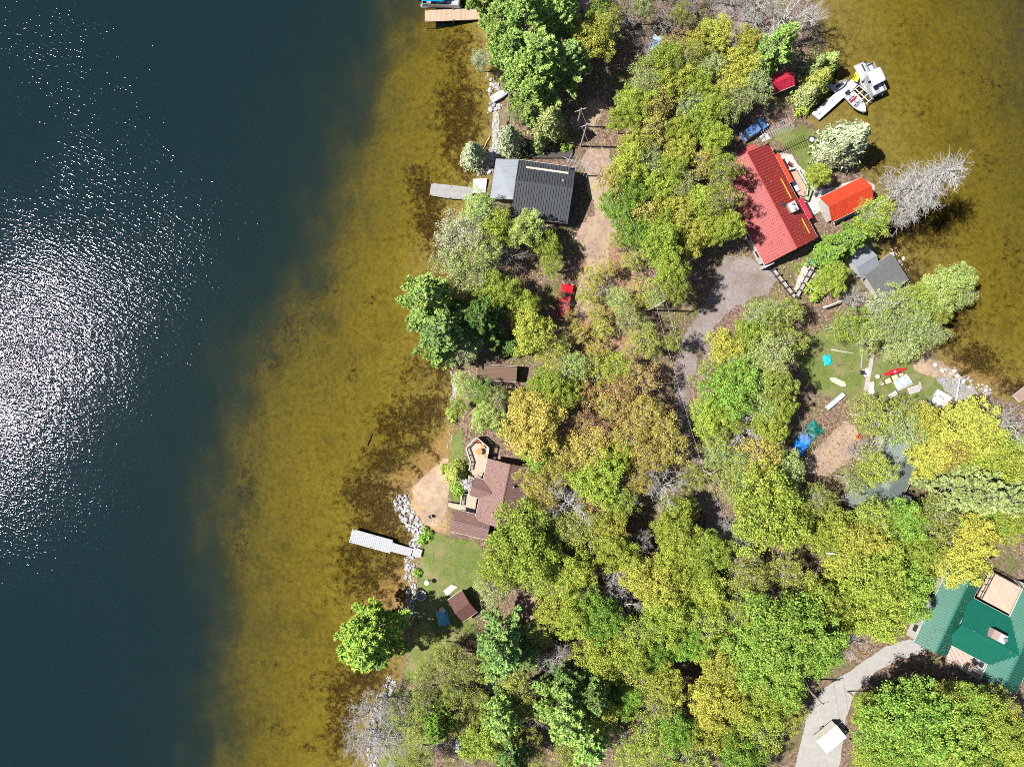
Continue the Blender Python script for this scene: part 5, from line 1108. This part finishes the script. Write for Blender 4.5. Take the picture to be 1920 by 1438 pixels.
for i, (s_, x, y, label, o) in enumerate(ind):
    ob = bpy.data.objects.new('boulder', STN[i % 6]); link(ob); ob.location = (x, y, max(hz(x, y), -.12) + s_ * .2 + (.25 * (1 - o) if 'jetty beside' in label else 0)); ob.rotation_euler = (rr.uniform(-.4, .4), rr.uniform(-.4, .4), rr.uniform(0, 6.28)); ob.scale = (s_ * 1.25,) * 3
    v_ = rr.uniform(.55, 1.3); ob.color = (v_, v_ * .99, v_ * 1.0, 1); tag(ob, label, 'boulder', 'boulders: ' + label.split('boulder ')[1])
mb = MB(); base = [[tuple(v.co) for v in me.vertices] for me in STN]; fc = [[tuple(p.vertices) for p in me.polygons] for me in STN]
for i in range(2600):
    s_, x, y, label, o = (rest[i] if i < len(rest) else rr.choice(big)); x += rr.uniform(-.5, .5) * (i >= len(rest)); y += rr.uniform(-.5, .5) * (i >= len(rest)); s_ *= .8 if i < len(rest) else .45
    a = rr.uniform(0, 6.28); z = max(hz(x, y), -.3) + s_ * .15
    mb.add([(x + s_ * (v[0] * math.cos(a) - v[1] * math.sin(a)), y + s_ * (v[0] * math.sin(a) + v[1] * math.cos(a)), z + s_ * v[2]) for v in base[i % 6]], fc[i % 6])
o = mb.build('rubble', ROCK); tag(o, 'small broken stones filling the shore between the boulders', 'rubble', kind='stuff'); o.color = (1, 1, 1, 1)
# mooring timbers / old shore wall at the top
root = empty('boat_ramp', tuple(P(937, 178, .6)), 'white overturned rowing boat on the stony bank below the pines', 'rowing boat'); root.name = 'rowing_boat'
fr = Fr(P(937, 179, .75), math.atan2(16, 28)); rows = [[fr(x, v, .45 * (1 - abs(k - 3) / 3 * .9) * w_) for k, v in enumerate([(-.65 + .2167 * j) * 1.0 * w_ for j in range(7)])] for x, w_ in ((-1.6, .75), (-1.3, .9), (0, 1), (1.0, .85), (1.6, .45), (1.85, .08))]
solid(loft(rows).build('hull', WGEL, root, True), .04); MB().tube([fr(-1.6, 0, .42), fr(1.6, 0, .25)], .04).build('keel', VINYL, root)
def log(label, a, b, r=.12, z=1.0, mat=None, name='log', fork=False, cat='log'):
    p, q = P(*a, z), P(*b, z); root = None
    pts = [p.lerp(q, t) + Vector((rr.uniform(-.08, .08), rr.uniform(-.08, .08), 0)) for t in (0, .25, .5, .75, 1)]
    mb = MB().tube(pts, [r, r, r * .9, r * .75, r * .5], 7)
    if fork:
        d = (q - p); n_ = Vector((-d.y, d.x, 0)).normalized()
        for t, s_ in ((.35, 1), (.55, -1), (.7, 1), (.85, -1)): mb.tube([p.lerp(q, t), p.lerp(q, t + .12) + n_ * s_ * .5, p.lerp(q, t + .2) + n_ * s_ * 1.1 + Vector((0, 0, .2))], [r * .5, r * .35, r * .15], 5)
    tag(mb.build(name, mat or BARKW, smooth=True), label, cat)
log('pale forked driftwood trunk on the shore by the canoes', (1792, 752), (1800, 705), .16, 1.1, fork=True, name='driftwood', cat='driftwood')
log('thin driftwood branch beside the forked trunk', (1780, 700), (1808, 708), .08, 1.0, name='driftwood', cat='driftwood')
log('fallen white birch trunk lying across the tree crowns', (1549, 1037), (1612, 1042), .14, 9.5, cat='fallen trunk', name='fallen_trunk')
log('long brown log along the bank below the pines', (955, 170), (950, 232), .13, 1.1, BARK)
log('long brown log on the bank above the weathered dock', (950, 225), (938, 275), .12, 1.0, BARK)
log('old timber half sunk in the shallows by the pale cedar', (920, 255), (906, 280), .11, .15, paint('wet_timber', (.45, .33, .15), .6))
log('white fallen trunk leaning beside the grey-green cottage', (1617, 858), (1645, 818), .17, 2.2, cat='fallen trunk', name='fallen_trunk', fork=True)
log('pale fallen trunk on the grass bank by the long timber wall', (1545, 514), (1570, 488), .13, 1.4)
log('sunken dark branch in the shallows off the beach', (687, 836), (698, 812), .09, -.7, DARKW, fork=False)
log('pale leaning trunk crossing the shore trees beside the turquoise tarp', (1544, 577), (1590, 558), .15, 3.0, cat='leaning trunk', name='leaning_trunk')
log('pale log on the grass near the turquoise tarp', (1558, 655), (1606, 663), .1, 1.05)
log('short dark log on the grass below the turquoise tarp', (1566, 685), (1588, 683), .1, 1.05, BARK)
# ---------------------------------------------------------------- things on the lawns
def flat(name, label, cat, poly, mat, z=1.0, t=.1, extra=None, group=None):
    q = [P(x, y, z + t) for x, y in poly]; c = sum(q, Vector()) / len(q); root = empty(name, (c.x, c.y, z), label, cat, group)
    MB().slab(q, t).build('panel', mat, root, bevel=.02)
    mb = MB()
    for i in range(len(q)):
        a, b = q[i], q[(i + 1) % len(q)]; d = b - a; mb.box((a + b) / 2 - Vector((0, 0, t * .5)), (d.length, .07, t * 1.1), math.atan2(d.y, d.x))
    mb.build('frame', extra or STEEL, root); return root, q
PALEB = planks('pale_boardwalk', (.47, .42, .36), R(85), .3, .25)
flat('boardwalk', 'pale narrow boardwalk across the lawn above the canoes', 'boardwalk', [(1633,664),(1640,664),(1628,732),(1619,732)], PALEB)
rt_, q = flat('swim_raft', 'white swim raft with blue spots on the lawn beside the tan canoe', 'swim raft', [(1676,716),(1699,701),(1710,716),(1684,730)], paint('raft_white', (.58, .58, .58), .5, .1), .98, .3, TRIM)
for u, v in ((.25, .25), (.75, .3), (.35, .75), (.8, .8)):
    c = q[0].lerp(q[1], u).lerp(q[3].lerp(q[2], u), v); MB().lathe(c, [(.2, 0), (.2, .02)], 14).build('blue_spot', paint('spot_blue', (.15, .5, .65), .5), rt_)
flat('dock_section', 'grey-mauve dock panel lying flat below the swim raft', 'dock panel', [(1702,728),(1722,722),(1725,733),(1706,739)], paint('panel_mauve', (.38, .33, .35), .7), 1.0, .1, TRIM)
flat('dock_section', 'large white dock panel stacked with a looped hose by the yellow tree', 'dock panel', [(1758,729),(1787,745),(1770,764),(1738,768),(1748,745)], paint('panel_white', (.5, .49, .47), .6, .2), 1.0, .25)
flat('dock_section', 'smaller greyish dock panel beside the large white one', 'dock panel', [(1726,748),(1746,757),(1738,766),(1720,759)], paint('panel_grey', (.5, .47, .47), .6, .25), 1.0, .15)
c = P(1758, 752, 1.42); mb = MB().tube([c + Vector((1.0 * math.cos(a), .9 * math.sin(a), 0)) for a in [k * .35 for k in range(1, 12)]], .04, 5); tag(mb.build('hose', RUB), 'dark hose curled on the large white dock panel', 'hose')
flat('covered_bench', 'small white covered bench near the swim raft', 'bench', [(1664,742),(1679,732),(1684,738),(1671,747)], paint('cover_white', (.7, .66, .66), .7, .3), 1.2, .35)
flat('paddle_board', 'white and yellow paddle board on the lawn', 'paddle board', [(1557,709),(1565,708),(1584,717),(1586,723),(1578,724),(1560,715)], paint('board_yellow', (.58, .56, .30), .4, .3), 1.0, .12, paint('board_edge', (.75, .74, .68), .4))
flat('dock_section', 'long white dock section leaning at the edge of the tree shade', 'dock section', [(1547,763),(1580,735),(1586,741),(1553,769)], WHITED, 1.3, .2)
flat('plank', 'pale narrow plank beside the boardwalk', 'plank', [(1616,658),(1618,658),(1616,690),(1614,690)], PALEB, .98, .06)
flat('timber_beam', 'pale timber beam lying below the swim raft', 'beam', [(1683,731),(1711,717),(1712,720),(1684,734)], PALEB, 1.0, .15)
flat('timber_beam', 'short upright-looking pale beam beside the mauve panel', 'beam', [(1722,716),(1726,716),(1729,729),(1725,730)], PALEB, 1.0, .15)
flat('small_raft', 'white board on stones by the bottom shore path', 'board', [(855,1385),(862,1390),(860,1412),(853,1410)], paint('board_white', (.72, .74, .76), .5, .2), 1.0, .2)
flat('grey_platform', 'flat grey platform roof beside the green bushes', 'platform', [(1536,472),(1552,449),(1561,458),(1547,478)], paint('platform_grey', (.22, .23, .23), .7, .3), 1.6, .12)
flat('picnic_platform', 'white plank bench beside the long timber wall', 'bench', [(1514,539),(1520,537),(1552,540),(1556,546),(1530,546)], paint('bench_white', (.68, .68, .70), .6, .2), 1.8, .12)
flat('concrete_slab', 'square pale slab at the edge of the brown garden shed', 'slab', [(831,1108),(846,1096),(858,1100),(838,1117)], CREAM2, .95, .08)
flat('garden_table', 'low glass-topped table on the red cottage terrace', 'table', [(1482,338),(1489,335),(1500,356),(1493,360)], paint('table_glass', (.45, .55, .62), .2, .1, spec=.6), 1.75, .06)
flat('planter_bed', 'pale green raised bed with dark frame on the red cottage terrace', 'raised bed', [(1509,359),(1517,354),(1524,356),(1516,377),(1508,374)], paint('bed_green', (.30, .36, .18), .8, .4), 1.3, .3, DARKW)
def tarp(name, label, c, rx, ry, a, h, mat, seed, cat='tarp', z=GZ):
    rs = np.random.RandomState(seed); fr = Fr(P(*c, z), a); N_ = 14; rows = []
    ph = rs.uniform(0, 6, 4)
    for i in range(N_):
        r_ = []
        for k in range(N_):
            u, v = -1 + 2 * i / (N_ - 1), -1 + 2 * k / (N_ - 1); e_ = (1 - max(abs(u), abs(v)) ** 3)
            r_.append(fr(u * rx + .06 * math.sin(5 * v + ph[0]), v * ry + .06 * math.sin(6 * u + ph[1]), .03 + h * e_ * (.7 + .3 * math.sin(3 * u + ph[2]) * math.cos(4 * v + ph[3])) + rs.normal() * .03))
        rows.append(r_)
    o = solid(loft(rows).build(name, mat), .03); tag(o, label, cat)
tarp('tarp', 'blue tarp thrown over a heap at the edge of the tree shade', (1505, 830), 1.8, 1.1, R(55), .9, BLUP, 1)
tarp('tarp', 'dark green tarp behind the blue one in the tree shade', (1523, 809), 1.5, 1.2, R(45), .9, GRNT, 2)
tarp('tarp', 'turquoise tarp lying on the lawn', (1551, 675), .65, .85, R(10), .4, TURQ, 3)
tarp('tarp', 'bright blue tarp beside the long timber wall', (1526, 491), .6, .5, R(20), .5, BLUP, 4)
tarp('tarp', 'pale blue pool cover beside the brown garden shed', (831, 1158), .9, 1.2, R(15), .35, paint('pool_blue', (.12, .42, .58), .5, .5), 5, cat='pool cover')
tarp('sail_cover', 'white triangular sail heap near the boardwalk end', (1633, 727), .55, 1.0, R(5), .35, paint('sail_white', (.52, .5, .48), .6, .2), 6, cat='sail')
tarp('sail_cover', 'white cloth beside the boardwalk', (1625, 698), .6, .6, R(25), .3, paint('cloth_white', (.55, .55, .57), .6, .15), 7, cat='cloth')
def chair(label, c, a, mat, z=GZ, group='garden chairs'):
    f = Fr(P(*c, z), a); root = empty('garden_chair', tuple(f.O), label, 'chair', group)
    MB().box(f(0, 0, .42), (.55, .55, .07), a).build('seat', mat, root, bevel=.02); MB().box(f(-.3, 0, .75), (.08, .55, .65), a).build('backrest', mat, root, bevel=.02)
    for u in (-.24, .24):
        for v in (-.24, .24): MB().box(f(u, v, .2), (.06, .06, .4), a).build('leg', mat, root)
    for v in (-.3, .3): MB().box(f(0, v, .62), (.5, .08, .05), a).build('armrest', mat, root)
ORW = paint('teak', (.42, .22, .09), .6, .3); BLK = paint('black_metal', (.03, .03, .035), .4)
chair('teak chair by the upper rail of the six-sided deck', (905, 836), R(200), ORW, 2.12); chair('teak chair by the lower rail of the six-sided deck', (911, 854), R(170), ORW, 2.12); chair('dark red chair at the tip of the six-sided deck', (897, 828), R(270), paint('dark_red', (.22, .04, .04), .6), 2.12)
chair('black chair on the green cottage patio near its roof', (1823, 1237), R(120), BLK, 1.12); chair('second black chair on the patio, further down', (1830, 1249), R(100), BLK, 1.12)
chair('red chair in the shade above the red kayak', (1690, 668), R(60), REDP); chair('orange-red chair on the grass below the round grill', (1606, 818), R(20), paint('orange_plastic', (.7, .12, .03), .5)); chair('black chair beside the boardwalk', (1614, 698), R(100), BLK)
chair('dark red chair by the upper gravel terrace', (1479, 309), R(60), paint('dark_red', (.22, .04, .04), .6)); chair('white chair at the boathouse end of the terrace', (1549, 392), R(10), TRIM); chair('white chair near the boathouse corner, nearer the red cottage', (1543, 398), R(80), TRIM); chair('white chair near the boathouse corner, lower of the group', (1553, 408), R(120), TRIM)
def round_table(label, c, r, mat, z=GZ, hh=.74):
    p = P(*c, z); root = empty('round_table', tuple(p), label, 'table'); MB().lathe(p + Vector((0, 0, hh - .05)), [(r, 0), (r, .05)], 24).build('table_top', mat, root); MB().lathe(p, [(r * .5, 0), (.06, .06), (.05, hh - .06)], 12).build('pedestal', STEEL, root)
round_table('round teak table on the six-sided deck', (899, 846), .5, ORW, 2.12); round_table('round white table among the white terrace chairs', (1549, 400), .6, TRIM); round_table('small round white table near the canoes', (1641, 706), .36, TRIM)
round_table('small cream round table beside the pool cover', (830, 1141), .5, CREAM2)
# fire bowl, grill, fire rings, bird bath
p = P(1521, 263, GZ); root = empty('fire_bowl', tuple(p), 'round dark fire bowl with ashes in the middle of the upper lawn', 'fire bowl')
MB().lathe(p, [(.5, 0), (.62, .35), (.55, .38), (.4, .2)], 20).build('bowl', BLK, root, True); MB().lathe(p + Vector((0, 0, .2)), [(.38, 0), (.38, .04)], 16).build('ash', paint('ash', (.5, .45, .5), .9), root)
p = P(1611, 796, GZ); root = empty('grill', tuple(p), 'round kettle grill on the grass by the tarps', 'grill')
MB().lathe(p + Vector((0, 0, .6)), [(.1, 0), (.3, .12), (.32, .28), (.2, .42), (.04, .48)], 16).build('kettle', BLK, root, True)
for k in range(3): MB().tube([p + Vector((.1 * math.cos(k * 2.1), .1 * math.sin(k * 2.1), .65)), p + Vector((.35 * math.cos(k * 2.1), .35 * math.sin(k * 2.1), 0))], .02).build('leg', STEEL, root)
p = P(802, 1088, GZ); root = empty('garden_lamp', tuple(p), 'short post with a pale round bird bath on the brown cottage lawn', 'bird bath'); root.name = 'bird_bath'
MB().lathe(p, [(.2, 0), (.08, .1), (.07, 1.2), (.35, 1.35), (.4, 1.45), (.3, 1.4)], 16).build('pedestal', paint('bath_stone', (.5, .5, .5), .7), root, True); MB().lathe(p + Vector((0, 0, 1.4)), [(.3, 0), (.3, .02)], 16).build('bowl', GEL, root)
p = P(790, 1116, GZ); root = empty('fire_ring', tuple(p), 'ring of pale stones on the lawn by the shore', 'fire ring')
for k in range(11): MB().box(p + Vector((.75 * math.cos(k * .571), .75 * math.sin(k * .571), .12)), (.36, .26, .26), k * .571 + 1.57).build('ring_stone', ROCK, root, bevel=.06)
MB().lathe(p, [(.6, .0), (.6, .06)], 16).build('ash', paint('ash_dark', (.2, .18, .17), .9), root)
p = P(807, 968, .9); root = empty('beach_chair', tuple(p), 'small dark folding chair on the sandy beach', 'chair'); f = Fr(p, R(200))
MB().box(f(0, 0, .3), (.5, .5, .05), f.a).build('seat', BLK, root); MB().box(f(-.3, 0, .5), (.06, .5, .5), f.a).build('backrest', TRIM, root)
for u in (-.2, .2): MB().box(f(u, 0, .15), (.05, .45, .3), f.a).build('leg', BLK, root)

# ---------------------------------------------------------------- forest floor: leaves and low growth nobody could count
rs = np.random.RandomState(77); n = 90000
xs = rs.uniform(-25, 88, n); ys = rs.uniform(-66, 66, n); zz = hgt(xs, ys); px_ = xs * F / (H - GZ) + CX; py_ = CY - ys * F / (H - GZ)
OPEN = [[(920,300),(1080,300),(1066,420),(955,405)], [(1060,270),(1150,270),(1160,440),(1110,470),(1070,430)], [(1300,520),(1400,480),(1470,520),(1330,640),(1300,740),(1262,740)], [(1380,280),(1440,270),(1535,455),(1432,500)], [(1540,335),(1645,335),(1645,385),(1560,420)], [(800,985),(910,1000),(915,1100),(890,1170),(760,1280),(780,1050)],
        [(835,815),(925,815),(1000,875),(985,985),(880,1010),(835,985)], [(760,850),(840,850),(845,990),(770,960)], [(1480,640),(1640,600),(1800,700),(1790,760),(1480,750)], [(1455,1450),(1500,1290),(1690,1190),(1750,1210),(1600,1320),(1585,1500)], [(1710,1080),(1930,1040),(1930,1300),(1860,1300)], [(1640,800),(1760,800),(1700,990),(1560,960)], [(1450,230),(1590,230),(1600,330),(1560,420),(1440,320)], [(1590,460),(1715,460),(1700,560),(1590,540)], [(900,680),(975,680),(975,725),(900,725)]]
ok = zz > .45
for i in np.nonzero(ok)[0]:
    if any(inside(px_[i], py_[i], o_) for o_ in OPEN): ok[i] = False
xs, ys, zz = xs[ok], ys[ok], zz[ok]; cl = np.sin(xs * .45 + 2 * np.sin(ys * .23)) * np.sin(ys * .5 + 2 * np.sin(xs * .31)) + rs.normal(size=len(xs)) * .5
for nm, sel, col, hh, sz, lab in (('fallen_leaves', cl < .35, (.36, .23, .15, 1), .03, .11, 'brown fallen leaves and twigs on the forest floor'), ('undergrowth', cl >= .35, (.22, .27, .06, 1), .30, .12, 'low yellow-green undergrowth on the forest floor')):
    k = int(sel.sum()); C = np.stack([xs[sel], ys[sel], zz[sel] + .07 + rs.uniform(0, hh, k)], 1); q = rs.uniform(.5, 1.5, k) * sz
    N = rs.normal(size=(k, 3)) * .35 + (0, 0, 1); me = leaves_mesh(nm, C, N, q, q * .6, LEAF, rs); o = link(bpy.data.objects.new(nm, me)); o.color = col; tag(o, lab, nm.replace('_', ' '), kind='stuff')
